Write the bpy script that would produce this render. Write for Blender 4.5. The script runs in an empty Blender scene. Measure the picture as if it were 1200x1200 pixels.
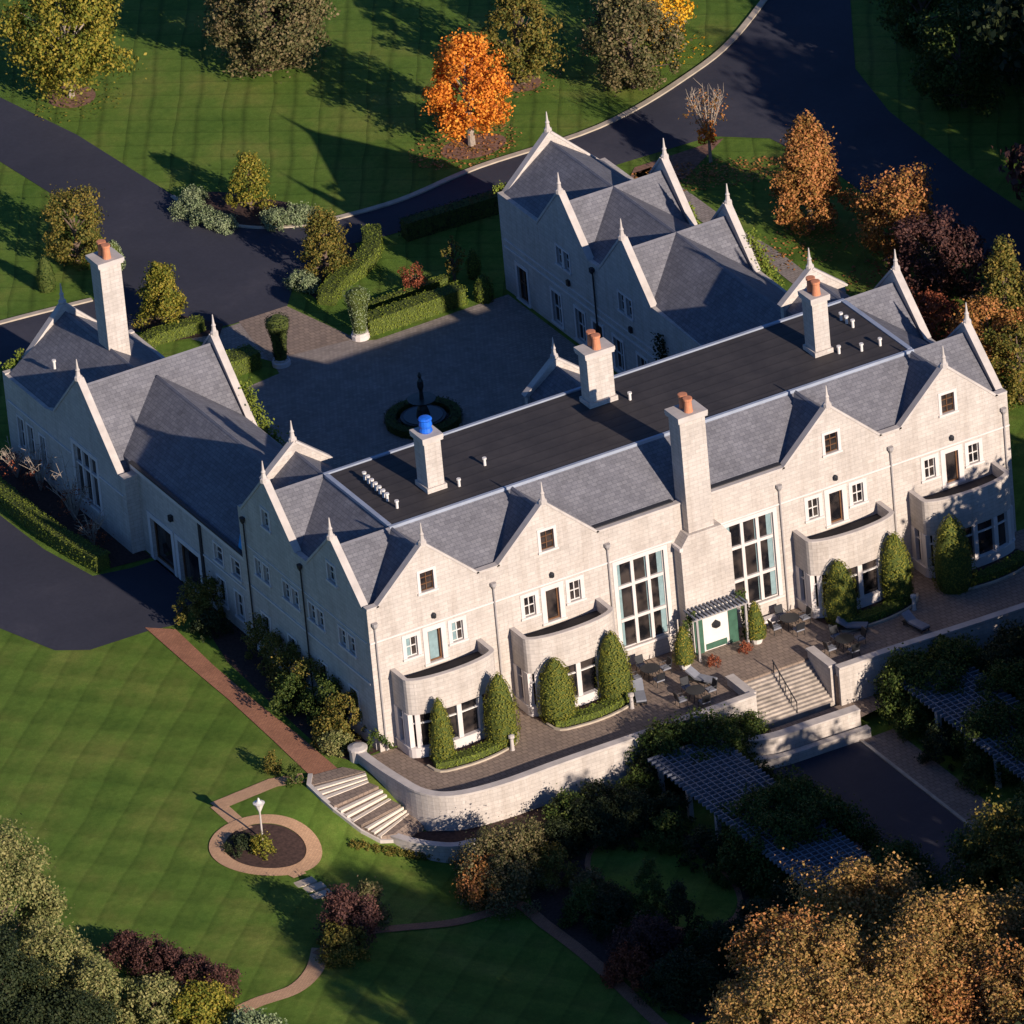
import bpy, bmesh, math, random
import numpy as np
from mathutils import Vector
from mathutils.geometry import tessellate_polygon
random.seed(7)
sc=bpy.context.scene; COL=sc.collection
R=math.radians

# ------------------------------------------------------------------ camera
CP=Vector((-260.466,-541.847,341.804))
RX=Vector((0.8704965,-0.4852580,-0.0822220)); UP=Vector((0.2959050,0.3825110,0.8752860)); FW=Vector((0.3932887,0.7862633,-0.4765647))
FPX=13129.0
cd=bpy.data.cameras.new('camera'); co=bpy.data.objects.new('camera',cd); COL.objects.link(co)
from mathutils import Matrix
m=Matrix((RX,UP,-FW)).transposed().to_4x4(); m.translation=CP; co.matrix_world=m
cd.sensor_width=36; cd.lens=FPX/1200*36; cd.clip_start=10; cd.clip_end=6000; sc.camera=co

# ------------------------------------------------------------------ terrain height
def ss(t): t=max(0.,min(1.,t)); return t*t*(3-2*t)
def H(x,y):
    return -2.6*ss((-y-1)/9)*ss((x+17)/17)
def at(px,py,z=None):
    """surveyed position: a pixel of the 1200 px photograph -> a point on the ground (or at height z)"""
    d=RX*((px-600)/FPX)+UP*((600-py)/FPX)+FW
    zz=0 if z is None else z
    for k in range(1 if z is not None else 12):
        t=(zz-CP.z)/d.z; p=CP+d*t
        if z is None: zz=.5*zz+.5*H(p.x,p.y) if k<11 else zz
    return p
def xy(px,py,z=None): p=at(px,py,z); return (p.x,p.y)

# ------------------------------------------------------------------ materials
MATS={}
def nodes(name):
    m=bpy.data.materials.new(name); m.use_nodes=True; nt=m.node_tree; b=nt.nodes['Principled BSDF']; MATS[name]=m
    return m,nt,b
def N(nt,t,**k):
    n=nt.nodes.new(t)
    for a,v in k.items():
        if a.startswith('_'): n.inputs[a[1:].replace('_',' ')].default_value=v
        else: setattr(n,a,v)
    return n
def L(nt,a,b): nt.links.new(a,b)
def ramp(nt,fac,cols):
    r=N(nt,'ShaderNodeValToRGB'); e=r.color_ramp.elements
    while len(e)<len(cols): e.new(.5)
    for i,(p,c) in enumerate(cols): e[i].position=p; e[i].color=(*c,1)
    L(nt,fac,r.inputs['Fac']); return r.outputs['Color']
def noise(nt,vec,scale,detail=4,rough=.6):
    n=N(nt,'ShaderNodeTexNoise'); n.inputs['Scale'].default_value=scale; n.inputs['Detail'].default_value=detail; n.inputs['Roughness'].default_value=rough
    L(nt,vec,n.inputs['Vector']); return n.outputs['Fac']
def mixc(nt,fac,a,b,mode='MIX'):
    n=N(nt,'ShaderNodeMix',data_type='RGBA',blend_type=mode)
    if isinstance(fac,(int,float)): n.inputs[0].default_value=fac
    else: L(nt,fac,n.inputs[0])
    for i,v in ((6,a),(7,b)):
        if isinstance(v,tuple): n.inputs[i].default_value=(*v,1)
        else: L(nt,v,n.inputs[i])
    return n.outputs[2]
def bump(nt,b,h,s=.3,d=.05):
    n=N(nt,'ShaderNodeBump'); n.inputs['Strength'].default_value=s; n.inputs['Distance'].default_value=d; L(nt,h,n.inputs['Height']); L(nt,n.outputs[0],b.inputs['Normal'])
def pos(nt): return N(nt,'ShaderNodeNewGeometry').outputs['Position']
def plain(name,c,rough=.7,var=.12,scale=1.5,metal=0,spec=.3):
    m,nt,b=nodes(name); f=noise(nt,pos(nt),scale,5)
    lo=tuple(x*(1-var) for x in c); hi=tuple(min(1,x*(1+var)) for x in c)
    L(nt,ramp(nt,f,[(.3,lo),(.7,hi)]),b.inputs['Base Color']); b.inputs['Roughness'].default_value=rough; b.inputs['Metallic'].default_value=metal
    b.inputs['Specular IOR Level'].default_value=spec; return m
def bricky(name,c1,c2,mort,w,h,ms=.02,rough=.85,stain=.15,bs=.25,streak=False):
    m,nt,b=nodes(name); uv=N(nt,'ShaderNodeUVMap').outputs[0]
    t=N(nt,'ShaderNodeTexBrick'); L(nt,uv,t.inputs['Vector'])
    t.inputs['Scale'].default_value=1; t.inputs['Brick Width'].default_value=w; t.inputs['Row Height'].default_value=h; t.inputs['Mortar Size'].default_value=ms; t.inputs['Mortar Smooth'].default_value=.3
    t.inputs['Color1'].default_value=(*c1,1); t.inputs['Color2'].default_value=(*c2,1); t.inputs['Mortar'].default_value=(*mort,1)
    f=noise(nt,pos(nt),.45,6,.7); s=ramp(nt,f,[(.3,(1-stain,)*3),(.7,(1+stain*.5,)*3)])
    f2=noise(nt,pos(nt),5,3,.6); s2=ramp(nt,f2,[(.3,(1-stain*.6,)*3),(.7,(1+stain*.4,)*3)])
    c=mixc(nt,1.,mixc(nt,1.,t.outputs['Color'],s,'MULTIPLY'),s2,'MULTIPLY')
    if streak:
        mp=N(nt,'ShaderNodeMapping'); mp.inputs['Scale'].default_value=(1.6,1.6,.16); L(nt,pos(nt),mp.inputs[0]); f3=noise(nt,mp.outputs[0],1.,5,.65); c=mixc(nt,1.,c,ramp(nt,f3,[(.30,(.84,.82,.80)),(.55,(1,1,1))]),'MULTIPLY')
    L(nt,c,b.inputs['Base Color']); b.inputs['Roughness'].default_value=rough; b.inputs['Specular IOR Level'].default_value=.25
    bump(nt,b,t.outputs['Fac'],-bs,.03); return m
STONE=bricky('limestone',(.54,.492,.442),(.475,.432,.388),(.385,.35,.315),.62,.26,.014,.9,.13,.10,True)
TRIM=plain('dressed_stone',(.60,.555,.525),.8,.07,1.2)
COPE=plain('coping_stone',(.46,.42,.385),.85,.15,1.1)
SLATE=bricky('slate',(.188,.188,.206),(.142,.142,.160),(.098,.098,.115),.38,.26,.015,.8,.22)
FLAT=None
def flatmat():
    m,nt,b=nodes('roof_membrane'); p=pos(nt)
    sx=N(nt,'ShaderNodeSeparateXYZ'); L(nt,p,sx.inputs[0])
    mm=N(nt,'ShaderNodeMath',operation='FRACT'); d=N(nt,'ShaderNodeMath',operation='DIVIDE'); L(nt,sx.outputs[1],d.inputs[0]); d.inputs[1].default_value=1.0; L(nt,d.outputs[0],mm.inputs[0])
    seam=ramp(nt,mm.outputs[0],[(0,(.55,.55,.55)),(.09,(1,1,1)),(.9,(1.12,1.12,1.12)),(1,(.8,.8,.8))])
    f=noise(nt,p,.5,5,.7); c=ramp(nt,f,[(.3,(.030,.027,.028)),(.7,(.052,.046,.045))])
    L(nt,mixc(nt,1.,c,seam,'MULTIPLY'),b.inputs['Base Color']); b.inputs['Roughness'].default_value=.8; b.inputs['Specular IOR Level'].default_value=.3; return m
FLAT=flatmat()
LEAD=plain('lead_flashing',(.32,.36,.43),.5,.12,.8,.2)
DARK=plain('dark_gutter',(.03,.03,.033),.5)
PIPE=plain('grey_downpipe',(.33,.31,.30),.5,.1,2)
GLASS=None
def glassmat():
    m,nt,b=nodes('window_glass'); f=noise(nt,pos(nt),.9,2,.5); L(nt,ramp(nt,f,[(.4,(.008,.008,.010)),(.6,(.05,.04,.036))]),b.inputs['Base Color']); b.inputs['Roughness'].default_value=.08; b.inputs['Specular IOR Level'].default_value=.5; return m
GLASS=glassmat()
TEAL=plain('teal_curtain',(.20,.29,.30),.9,.15,3)
WHITEP=plain('white_paint',(.66,.63,.59),.5,.05)
WOOD=plain('brown_timber',(.14,.07,.035),.5,.2,4)
GREENP=plain('green_painted_panel',(.045,.11,.075),.5,.2,3)
POT=plain('terracotta',(.52,.21,.11),.8,.15,3)
BLUE=plain('blue_tarpaulin',(.015,.13,.62),.4,.25,3)
TURQ=plain('turquoise_sheet',(.03,.30,.55),.4,.2,3)
def asphalt():
    m,nt,b=nodes('asphalt'); p=pos(nt); f=noise(nt,p,.09,6,.65); c=ramp(nt,f,[(.3,(.027,.029,.042)),(.55,(.039,.040,.055)),(.75,(.064,.062,.076))])
    f2=noise(nt,p,3,4,.8); c=mixc(nt,1.,c,ramp(nt,f2,[(.3,(.88,.88,.88)),(.7,(1.1,1.1,1.1))]),'MULTIPLY')
    L(nt,c,b.inputs['Base Color']); b.inputs['Roughness'].default_value=.85; b.inputs['Specular IOR Level'].default_value=.3; return m
ASPH=asphalt()
PAVE=bricky('beige_pavers',(.29,.22,.17),(.23,.175,.14),(.16,.125,.10),.4,.4,.03,.85,.2)
COURT=bricky('court_pavers',(.31,.265,.235),(.24,.205,.18),(.17,.145,.125),.3,.3,.02,.85,.2)
BRICK=bricky('red_brick_paving',(.43,.195,.105),(.34,.15,.085),(.22,.115,.075),.24,.12,.02,.85,.22)
TAN=bricky('tan_brick_paving',(.58,.36,.21),(.50,.30,.175),(.36,.23,.14),.24,.12,.02,.85,.15)
KERB=plain('kerb_stone',(.42,.36,.28),.8,.2,1)
STAIR=plain('weathered_stair_stone',(.33,.29,.25),.9,.35,1.6)
STEP=plain('step_stone',(.62,.55,.46),.8,.12,2)
MULCH=plain('bark_mulch',(.055,.032,.026),.95,.45,5)
PINKM=plain('leaf_litter_mulch',(.20,.11,.075),.95,.4,4)
METAL=plain('dark_iron',(.035,.037,.042),.45,.1,2,.4)
CUSH=plain('grey_outdoor_fabric',(.20,.21,.24),.9,.1,2)
BARK=plain('bark',(.14,.10,.075),.9,.3,6)
PALEBARK=plain('pale_bark',(.30,.25,.20),.9,.3,6)
SLAT=plain('weathered_pergola_timber',(.15,.165,.20),.7,.2,2)
COPPER=plain('bronze',(.05,.06,.055),.4,.2,3,.5)
WATER=None
m,nt,b=nodes('pond_water'); b.inputs['Base Color'].default_value=(.01,.02,.02,1); b.inputs['Roughness'].default_value=.05; WATER=m

def grass():
    m,nt,b=nodes('mown_grass'); p=pos(nt)
    sx=N(nt,'ShaderNodeSeparateXYZ'); wob=N(nt,'ShaderNodeVectorMath',operation='ADD'); n3=N(nt,'ShaderNodeTexNoise'); n3.inputs['Scale'].default_value=.15; L(nt,p,n3.inputs['Vector'])
    sc3=N(nt,'ShaderNodeVectorMath',operation='SCALE'); L(nt,n3.outputs['Color'],sc3.inputs[0]); sc3.inputs[3].default_value=.9; L(nt,p,wob.inputs[0]); L(nt,sc3.outputs[0],wob.inputs[1]); L(nt,wob.outputs[0],sx.inputs[0])
    def stripe(dx,dy,per,sharp=.08,amp=.25):
        a=N(nt,'ShaderNodeMath',operation='MULTIPLY'); L(nt,sx.outputs[0],a.inputs[0]); a.inputs[1].default_value=dx/per
        c=N(nt,'ShaderNodeMath',operation='MULTIPLY_ADD'); L(nt,sx.outputs[1],c.inputs[0]); c.inputs[1].default_value=dy/per; L(nt,a.outputs[0],c.inputs[2])
        f=N(nt,'ShaderNodeMath',operation='FRACT'); L(nt,c.outputs[0],f.inputs[0])
        return f.outputs[0]
    # north lawn: double dark wheel lines
    a1=ramp(nt,stripe(.86,-.50,3.3),[(.0,(.62,)*3),(.10,(1.0,)*3),(.38,(.98,)*3),(.46,(.66,)*3),(.55,(1.0,)*3),(.92,(1.04,)*3)])
    a2=ramp(nt,stripe(.6,.8,1.9),[(.0,(.78,)*3),(.15,(1.0,)*3),(.85,(1.06,)*3)])
    north=mixc(nt,1.,a1,a2,'MULTIPLY')
    b1=ramp(nt,stripe(.71,-.70,2.3),[(.0,(.80,)*3),(.12,(.95,)*3),(.48,(.95,)*3),(.52,(1.05,)*3),(.85,(1.07,)*3),(.93,(1.1,)*3),(1,(.80,)*3)])
    b2=ramp(nt,stripe(.75,.66,3.1),[(.0,(.88,)*3),(.35,(.94,)*3),(.5,(1.04,)*3),(.88,(1.05,)*3),(1,(.88,)*3)])
    west=mixc(nt,1.,b1,b2,'MULTIPLY')
    sy=N(nt,'ShaderNodeSeparateXYZ'); L(nt,p,sy.inputs[0])
    g=N(nt,'ShaderNodeMath',operation='GREATER_THAN'); L(nt,sy.outputs[1],g.inputs[0]); g.inputs[1].default_value=45
    st=mixc(nt,g.outputs[0],west,north)
    f=noise(nt,p,.16,7,.68); c=ramp(nt,f,[(.28,(.062,.126,.018)),(.5,(.106,.172,.028)),(.74,(.19,.208,.048))])
    c=mixc(nt,1.,c,st,'MULTIPLY')
    f2=noise(nt,p,2.2,5,.75); c=mixc(nt,1.,c,ramp(nt,f2,[(.3,(.78,.80,.74)),(.7,(1.18,1.15,1.15))]),'MULTIPLY')
    f4=noise(nt,p,12,3,.75); c=mixc(nt,1.,c,ramp(nt,f4,[(.3,(.8,.8,.8)),(.7,(1.2,1.2,1.2))]),'MULTIPLY')
    L(nt,c,b.inputs['Base Color']); b.inputs['Roughness'].default_value=.95; b.inputs['Specular IOR Level'].default_value=.1
    f3=noise(nt,p,14,4,.8); bump(nt,b,f3,.6,.08); return m
GRASS=grass()
def leafmat(name,c1,c2,c3,trans=.22):
    c1,c2,c3=[tuple(x*1.15 for x in c) for c in (c1,c2,c3)]
    m,nt,b=nodes(name); a=N(nt,'ShaderNodeAttribute',attribute_name='tint')
    f=noise(nt,pos(nt),.55,3,.6); mm=N(nt,'ShaderNodeMath',operation='MULTIPLY_ADD'); L(nt,f,mm.inputs[0]); mm.inputs[1].default_value=.9
    h=N(nt,'ShaderNodeMath',operation='MULTIPLY'); L(nt,a.outputs['Fac'],h.inputs[0]); h.inputs[1].default_value=.8; 
    s=N(nt,'ShaderNodeMath',operation='SUBTRACT'); L(nt,h.outputs[0],s.inputs[0]); s.inputs[1].default_value=.35; L(nt,s.outputs[0],mm.inputs[2])
    c=ramp(nt,mm.outputs[0],[(.1,c1),(.45,c2),(.85,c3)]); L(nt,c,b.inputs['Base Color']); b.inputs['Roughness'].default_value=.65; b.inputs['Specular IOR Level'].default_value=.2
    t=N(nt,'ShaderNodeBsdfTranslucent'); L(nt,c,t.inputs['Color']); mx=N(nt,'ShaderNodeMixShader'); mx.inputs[0].default_value=trans
    o=nt.nodes['Material Output']; L(nt,b.outputs[0],mx.inputs[1]); L(nt,t.outputs[0],mx.inputs[2]); L(nt,mx.outputs[0],o.inputs['Surface']); return m
LF={
 'yellowgreen':leafmat('yellow_green_leaves',(.075,.10,.014),(.17,.17,.022),(.30,.23,.035)),
 'olive':leafmat('olive_leaves',(.050,.065,.013),(.12,.115,.022),(.23,.165,.036)),
 'plumgrey':leafmat('plum_grey_leaves',(.05,.058,.020),(.115,.108,.042),(.20,.15,.075)),
 'orange':leafmat('orange_leaves',(.33,.085,.012),(.62,.19,.022),(.75,.33,.045)),
 'tan':leafmat('tan_orange_leaves',(.13,.085,.022),(.30,.15,.04),(.46,.19,.07)),
 'yellow':leafmat('yellow_leaves',(.45,.22,.012),(.65,.36,.02),(.75,.48,.05)),
 'plum':leafmat('plum_leaves',(.035,.018,.018),(.075,.035,.032),(.13,.06,.045)),
 'rust':leafmat('rust_leaves',(.11,.03,.018),(.22,.06,.03),(.34,.11,.05)),
 'green':leafmat('green_leaves',(.022,.045,.010),(.045,.075,.014),(.085,.105,.022)),
 'hedge':leafmat('clipped_hedge_leaves',(.085,.12,.014),(.115,.15,.018),(.145,.17,.024),.05),
 'topiary':leafmat('topiary_leaves',(.105,.115,.014),(.13,.135,.016),(.155,.145,.02),.05),
 'spruce':leafmat('silver_green_leaves',(.085,.105,.03),(.17,.18,.06),(.29,.26,.10)),
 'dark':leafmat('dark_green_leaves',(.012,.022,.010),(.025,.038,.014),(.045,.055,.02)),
 'sage':leafmat('pale_sage_leaves',(.10,.14,.06),(.19,.24,.12),(.28,.32,.18)),
 'autumn':leafmat('golden_brown_leaves',(.11,.085,.022),(.27,.175,.05),(.46,.25,.09)),
}
# ------------------------------------------------------------------ mesh builder
def autouv(me):
    uvl=me.uv_layers.new(name='UVMap'); n=len(me.loops)
    for p in me.polygons:
        nn=p.normal
        if abs(nn.z)>.95: t=Vector((1,0,0)); bb=Vector((0,1,0))
        else:
            t=Vector((-nn.y,nn.x,0)).normalized(); bb=nn.cross(t)
        for li in p.loop_indices:
            v=me.vertices[me.loops[li].vertex_index].co; uvl.data[li].uv=(v.dot(t),v.dot(bb))
class MB:
    def __init__(s): s.v=[]; s.f=[]
    def add(s,vs,fs):
        o=len(s.v); s.v+=[tuple(v) for v in vs]; s.f+=[tuple(i+o for i in f) for f in fs]; return s
    def box(s,a,b):
        x0,y0,z0=a; x1,y1,z1=b
        return s.add([(x0,y0,z0),(x1,y0,z0),(x1,y1,z0),(x0,y1,z0),(x0,y0,z1),(x1,y0,z1),(x1,y1,z1),(x0,y1,z1)],[(0,3,2,1),(4,5,6,7),(0,1,5,4),(1,2,6,5),(2,3,7,6),(3,0,4,7)])
    def prism(s,pts,d):
        """closed polygon pts (3d) extruded by vector d"""
        n=len(pts); P=[Vector(p) for p in pts]; Q=[p+Vector(d) for p in P]
        tr=tessellate_polygon([P]); fs=[tuple(t) for t in tr]+[tuple(i+n for i in reversed(t)) for t in tr]+[(i,(i+1)%n,(i+1)%n+n,i+n) for i in range(n)]
        return s.add(P+Q,fs)
    def tube(s,path,rad,n=8):
        path=[Vector(p) for p in path]; rings=[]
        if not hasattr(rad,'__len__'): rad=[rad]*len(path)
        for i,p in enumerate(path):
            t=(path[min(i+1,len(path)-1)]-path[max(i-1,0)]).normalized(); a=t.cross(Vector((0,0,1)))
            if a.length<.1: a=t.cross(Vector((1,0,0)))
            a.normalize(); b=t.cross(a); rings.append([p+(a*math.cos(k*math.tau/n)+b*math.sin(k*math.tau/n))*rad[i] for k in range(n)])
        vs=[q for r in rings for q in r]; fs=[(i*n+k,i*n+(k+1)%n,(i+1)*n+(k+1)%n,(i+1)*n+k) for i in range(len(path)-1) for k in range(n)]
        fs+=[tuple(range(n))[::-1],tuple((len(path)-1)*n+k for k in range(n))]; return s.add(vs,fs)
    def lathe(s,c,prof,n=12,sq=False):
        vs=[]; 
        for r,z in prof:
            for k in range(n):
                a=k*math.tau/n+(math.pi/n if sq else 0); vs.append((c[0]+r*math.cos(a),c[1]+r*math.sin(a),c[2]+z))
        m=len(prof); fs=[(i*n+k,i*n+(k+1)%n,(i+1)*n+(k+1)%n,(i+1)*n+k) for i in range(m-1) for k in range(n)]+[tuple(range(n))[::-1],tuple((m-1)*n+k for k in range(n))]
        return s.add(vs,fs)
    def build(s,name,mat,parent=None,uv=True,smooth=False,fix=True):
        me=bpy.data.meshes.new(name); me.from_pydata(s.v,[],s.f)
        if fix:
            bm=bmesh.new(); bm.from_mesh(me); bmesh.ops.recalc_face_normals(bm,faces=bm.faces); bm.to_mesh(me); bm.free()
        me.update()
        if uv: autouv(me)
        if smooth:
            for p in me.polygons: p.use_smooth=True
        me.materials.append(mat); o=bpy.data.objects.new(name,me); COL.objects.link(o)
        if parent: o.parent=parent; o.matrix_parent_inverse=Matrix.Translation(parent.matrix_basis.translation).inverted() if False else o.matrix_parent_inverse
        return o
def tag(o,label=None,cat=None,group=None,kind=None):
    if label: o['label']=label
    if cat: o['category']=cat
    if group: o['group']=group
    if kind: o['kind']=kind
    return o
def empty(name,loc,label,cat,group=None):
    o=bpy.data.objects.new(name,None); o.location=loc; COL.objects.link(o); return tag(o,label,cat,group)
def struct(name,mb,mat): return tag(mb.build(name,mat),kind='structure')

# ------------------------------------------------------------------ ground
def ground():
    xs=list(np.arange(-60,100.1,1.0)); ys=list(np.arange(-75,125.1,1.0))
    xs=[-3000,-1500,-600,-250,-120]+xs+[130,250,600,1500,3000]; ys=[-3000,-1500,-600,-250,-120]+ys+[160,300,700,1500,3000]
    nx,ny=len(xs),len(ys); vs=[(x,y,H(x,y)) for y in ys for x in xs]
    fs=[(j*nx+i,j*nx+i+1,(j+1)*nx+i+1,(j+1)*nx+i) for j in range(ny-1) for i in range(nx-1)]
    mb=MB(); mb.v=vs; mb.f=fs; o=mb.build('ground',GRASS,uv=False,smooth=True,fix=False); tag(o,kind='structure')
ground()
def sheet(name,pts,off,mat,flat=None,kind='structure',maxlen=1.5):
    bm=bmesh.new(); P=[Vector((p[0],p[1],0)) for p in pts]; vs=[bm.verts.new(p) for p in P]
    for t in tessellate_polygon([P]):
        try: bm.faces.new([vs[i] for i in t])
        except ValueError: pass
    sloped=any(H(p[0],p[1])<-.001 for p in pts) and flat is None
    if sloped:
        for _ in range(6):
            es=[e for e in bm.edges if e.calc_length()>maxlen]
            if not es: break
            bmesh.ops.subdivide_edges(bm,edges=es,cuts=1); bmesh.ops.triangulate(bm,faces=bm.faces)
    for v in bm.verts: v.co.z=(H(v.co.x,v.co.y) if flat is None else flat)+off
    bmesh.ops.recalc_face_normals(bm,faces=bm.faces)
    if sum(f.normal.z*f.calc_area() for f in bm.faces)<0: bmesh.ops.reverse_faces(bm,faces=bm.faces)
    me=bpy.data.meshes.new(name); bm.to_mesh(me); bm.free(); autouv(me); me.materials.append(mat); o=bpy.data.objects.new(name,me); COL.objects.link(o)
    if kind: o['kind']=kind
    return o
def smoothpts(pts,k=6,closed=False):
    out=[]; n=len(pts); P=[Vector((*p[:2],0)) for p in pts]
    rng=range(n if closed else n-1)
    for i in rng:
        p0=P[(i-1)%n] if closed or i>0 else P[0]; p1=P[i]; p2=P[(i+1)%n]; p3=P[(i+2)%n] if closed or i+2<n else P[-1]
        for j in range(k):
            t=j/k; q=.5*((2*p1)+(-p0+p2)*t+(2*p0-5*p1+4*p2-p3)*t*t+(-p0+3*p1-3*p2+p3)*t**3); out.append((q.x,q.y))
    if not closed: out.append((P[-1].x,P[-1].y))
    return out
def offs(pts,w,closed=False):
    n=len(pts); L1=[];R1=[]
    for i in range(n):
        a=Vector(pts[(i-1)%n if closed or i>0 else 0]); b=Vector(pts[(i+1)%n if closed or i<n-1 else n-1]); t=(b-a).normalized(); q=Vector((-t.y,t.x)); p=Vector(pts[i])
        L1.append(tuple(p+q*w/2)); R1.append(tuple(p-q*w/2))
    return L1,R1
def ribbon(mb,pts,w,z0,z1,closed=False,drape=False):
    """box section swept along pts; z0/z1 absolute or relative to the terrain"""
    A,B=offs(pts,w,closed); n=len(pts); vs=[]
    for i in range(n):
        h=H(*pts[i]) if drape else 0
        a0=z0[i] if hasattr(z0,'__len__') else z0; a1=z1[i] if hasattr(z1,'__len__') else z1
        vs+=[(*A[i],a0+h),(*B[i],a0+h),(*B[i],a1+h),(*A[i],a1+h)]
    fs=[]
    for i in range(n if closed else n-1):
        j=(i+1)%n
        for k in range(4): fs.append((i*4+k,i*4+(k+1)%4,j*4+(k+1)%4,j*4+k))
    if not closed: fs+=[(0,1,2,3),((n-1)*4+3,(n-1)*4+2,(n-1)*4+1,(n-1)*4)]
    return mb.add(vs,fs)

# roads ------------------------------------------------------------
def roadN_outer(): return smoothpts([(31.5,65.6),(37,65.2),(43.6,66.2),(53,66.3),(61.2,69),(68.4,73.2),(80,84),(96,102)],6)
sheet('driveway',[(10,125),(17.9,87.6),(18.5,81),(18.3,73),(17.2,68),(13.5,65.2),(6.8,66),(-60,67),(-60,60.5),(-4,60.5),(6,60.5),(13,60),(16.5,57),(19.5,56.3),(23.5,56.3),(25.5,59),(29,62),(33.6,61.2),(42.2,60.6),(52,60.6),(58.5,60.3),(61.5,57.5),(62.4,50),(62.3,40),(63,30),(64.5,10),(66,-60),(72,-60),(71,10),(69.5,34),(69.4,45),(70,56),(71.5,63),(77,73),(90,88),(110,105),(100,112),(80,88)]+[p for p in roadN_outer()[::-1] if p[0]<76]+[(30,66),(27.2,67.8),(25.5,70.4),(25,76),(24,88),(17,125)],.02,ASPH,flat=0)
sheet('garage_drive',smoothpts([(-60,52),(-25,50),(-5.2,44.5),(-4.9,36.3),(-4.0,31.2),(-1.5,30.6),(.3,30.6),(.3,24.4),(-2.6,22.2),(-4.5,22.6),(-8.6,22.7),(-10.4,24.0),(-12,29),(-16,33),(-30,36),(-60,38)],1),.02,ASPH,flat=0)
mb=MB(); ribbon(mb,roadN_outer(),.45,-.1,.12); struct('road_kerb',mb,KERB)
mb=MB(); ribbon(mb,smoothpts([(13.5,65.3),(6.8,66.2),(-4,66.9),(-30,67.2)],4),.4,-.1,.12); struct('lawn_kerb',mb,KERB)
mb=MB(); ribbon(mb,smoothpts([(24.9,75.5),(25.1,72),(25.8,69.7),(27.3,67.7),(29.6,66.2),(31.4,65.7)],5),.3,-.1,.1); struct('bed_kerb',mb,KERB)
# court
sheet('motor_court',[(9.4,17.3),(36.1,17.3),(36.1,48.6),(33.5,48.6),(26,48.4),(24.8,49),(23.4,56.2),(20.2,56.2),(16.2,56.2),(19,50),(18.6,48.2),(15.8,47.8),(9.4,47.8)],.014,COURT,flat=0)
sheet('entry_apron',[(18.9,50.2),(25.0,49.4),(23.5,56.4),(19.9,56.4)],.026,PAVE,flat=0)
# walks in the west garden
W=lambda *a:[xy(*p) for p in a]
sheet('brick_path',W((170,736),(206,738),(250,780),(300,823),(350,862),(398,903),(366,912),(320,868),(270,822),(220,780)),.045,BRICK)
def strip(name,pts,w,off,mat,k=6,closed=False):
    c=smoothpts(pts,k,closed); A,B=offs(c,w,closed); n=len(c); vs=[]
    for i in range(n):
        ax,ay=A[i]; bx,by=B[i]; mx,my=(ax+bx)/2,(ay+by)/2
        vs+=[(ax,ay,H(ax,ay)+off),(mx,my,H(mx,my)+off),(bx,by,H(bx,by)+off)]
    fs=[]
    for i in range(n if closed else n-1):
        j=(i+1)%n; fs+=[(i*3,i*3+1,j*3+1,j*3),(i*3+1,i*3+2,j*3+2,j*3+1)]
    mb=MB(); mb.add(vs,fs); o=mb.build(name,mat); me=o.data
    if me.polygons[0].normal.z<0: me.flip_normals()
    o['kind']='structure'; return o
strip('wing_path',[xy(*p) for p in [(752,200),(800,232),(850,268),(905,302),(960,345)]],1.5,.03,COURT)
CC=at(311,993)
circ=[(CC.x+2.95*math.cos(a),CC.y+2.95*math.sin(a)) for a in np.linspace(0,math.tau,40,endpoint=False)]
strip('circle_path',circ,.95,.06,TAN,2,True)
sheet('circle_bed',[(CC.x+2.45*math.cos(a),CC.y+2.45*math.sin(a)) for a in np.linspace(0,math.tau,30,endpoint=False)],.045,MULCH,maxlen=1)
strip('link_path',W((356,912),(320,918),(252,946)),1.15,.052,TAN,1)
strip('side_path',W((255,944),(288,973)),1.0,.058,TAN,1)
strip('stepping_path',W((335,1018),(352,1027)),1.1,.055,TAN,1)
for i,p in enumerate([(355,1036),(366,1042),(374,1050)]):
    q=at(*p); mb=MB().box((q.x-.8,q.y-.35,q.z-.05),(q.x+.8,q.y+.35,q.z+.1)); o=mb.build('stepping_slab',KERB); tag(o,['pale stepping slab nearest the round path','pale stepping slab in the middle of three on the slope','pale stepping slab lowest on the slope near the shrubs'][i],'stepping slab','stepping slabs down the slope')
strip('curved_brick_path',W((255,1198),(300,1176),(345,1160),(368,1138),(376,1112)),1.1,.05,TAN)
strip('lower_brick_path',W((372,1120),(420,1095),(470,1088),(530,1082),(575,1070),(606,1060),(640,1085),(680,1115),(720,1150),(770,1198),(820,1240)),.85,.06,BRICK)

# terrace ----------------------------------------------------------
TZ=0
wallpts=smoothpts([(-1.55,-.3),(-1.45,-2.2),(-1.2,-4.6),(-.75,-6.9),(.6,-8.35),(3.6,-8.95),(8,-8.9),(14,-8.95),(21.6,-8.9)],5)
east=[(27.4,-9.2),(33,-9.3),(40,-9.6),(60,-9.9)]
tp=wallpts+[(21.6,-6),(27.4,-6)]+east+[(60,-.02),(-1.5,-.02)]
mb=MB(); P=[(x,y,-3.2) for x,y in tp]; mb.prism(P,(0,0,3.22)); struct('terrace',mb,PAVE)
mb=MB(); ribbon(mb,wallpts,.42,-3.6,.62); t=empty('retaining_wall',(3,-8.9,0),'long pale curved stone parapet wall along the left of the terrace','wall'); 
def under(o,root):
    o.parent=root; o.matrix_parent_inverse=Matrix.Translation(root.location).inverted(); return o
under(mb.build('wall',STONE),t); mb=MB(); ribbon(mb,wallpts,.56,.62,.76); under(mb.build('coping',COPE),t)
t=empty('retaining_wall',(40,-9.5,0),'shaded stone parapet wall along the right of the terrace','wall')
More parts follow.
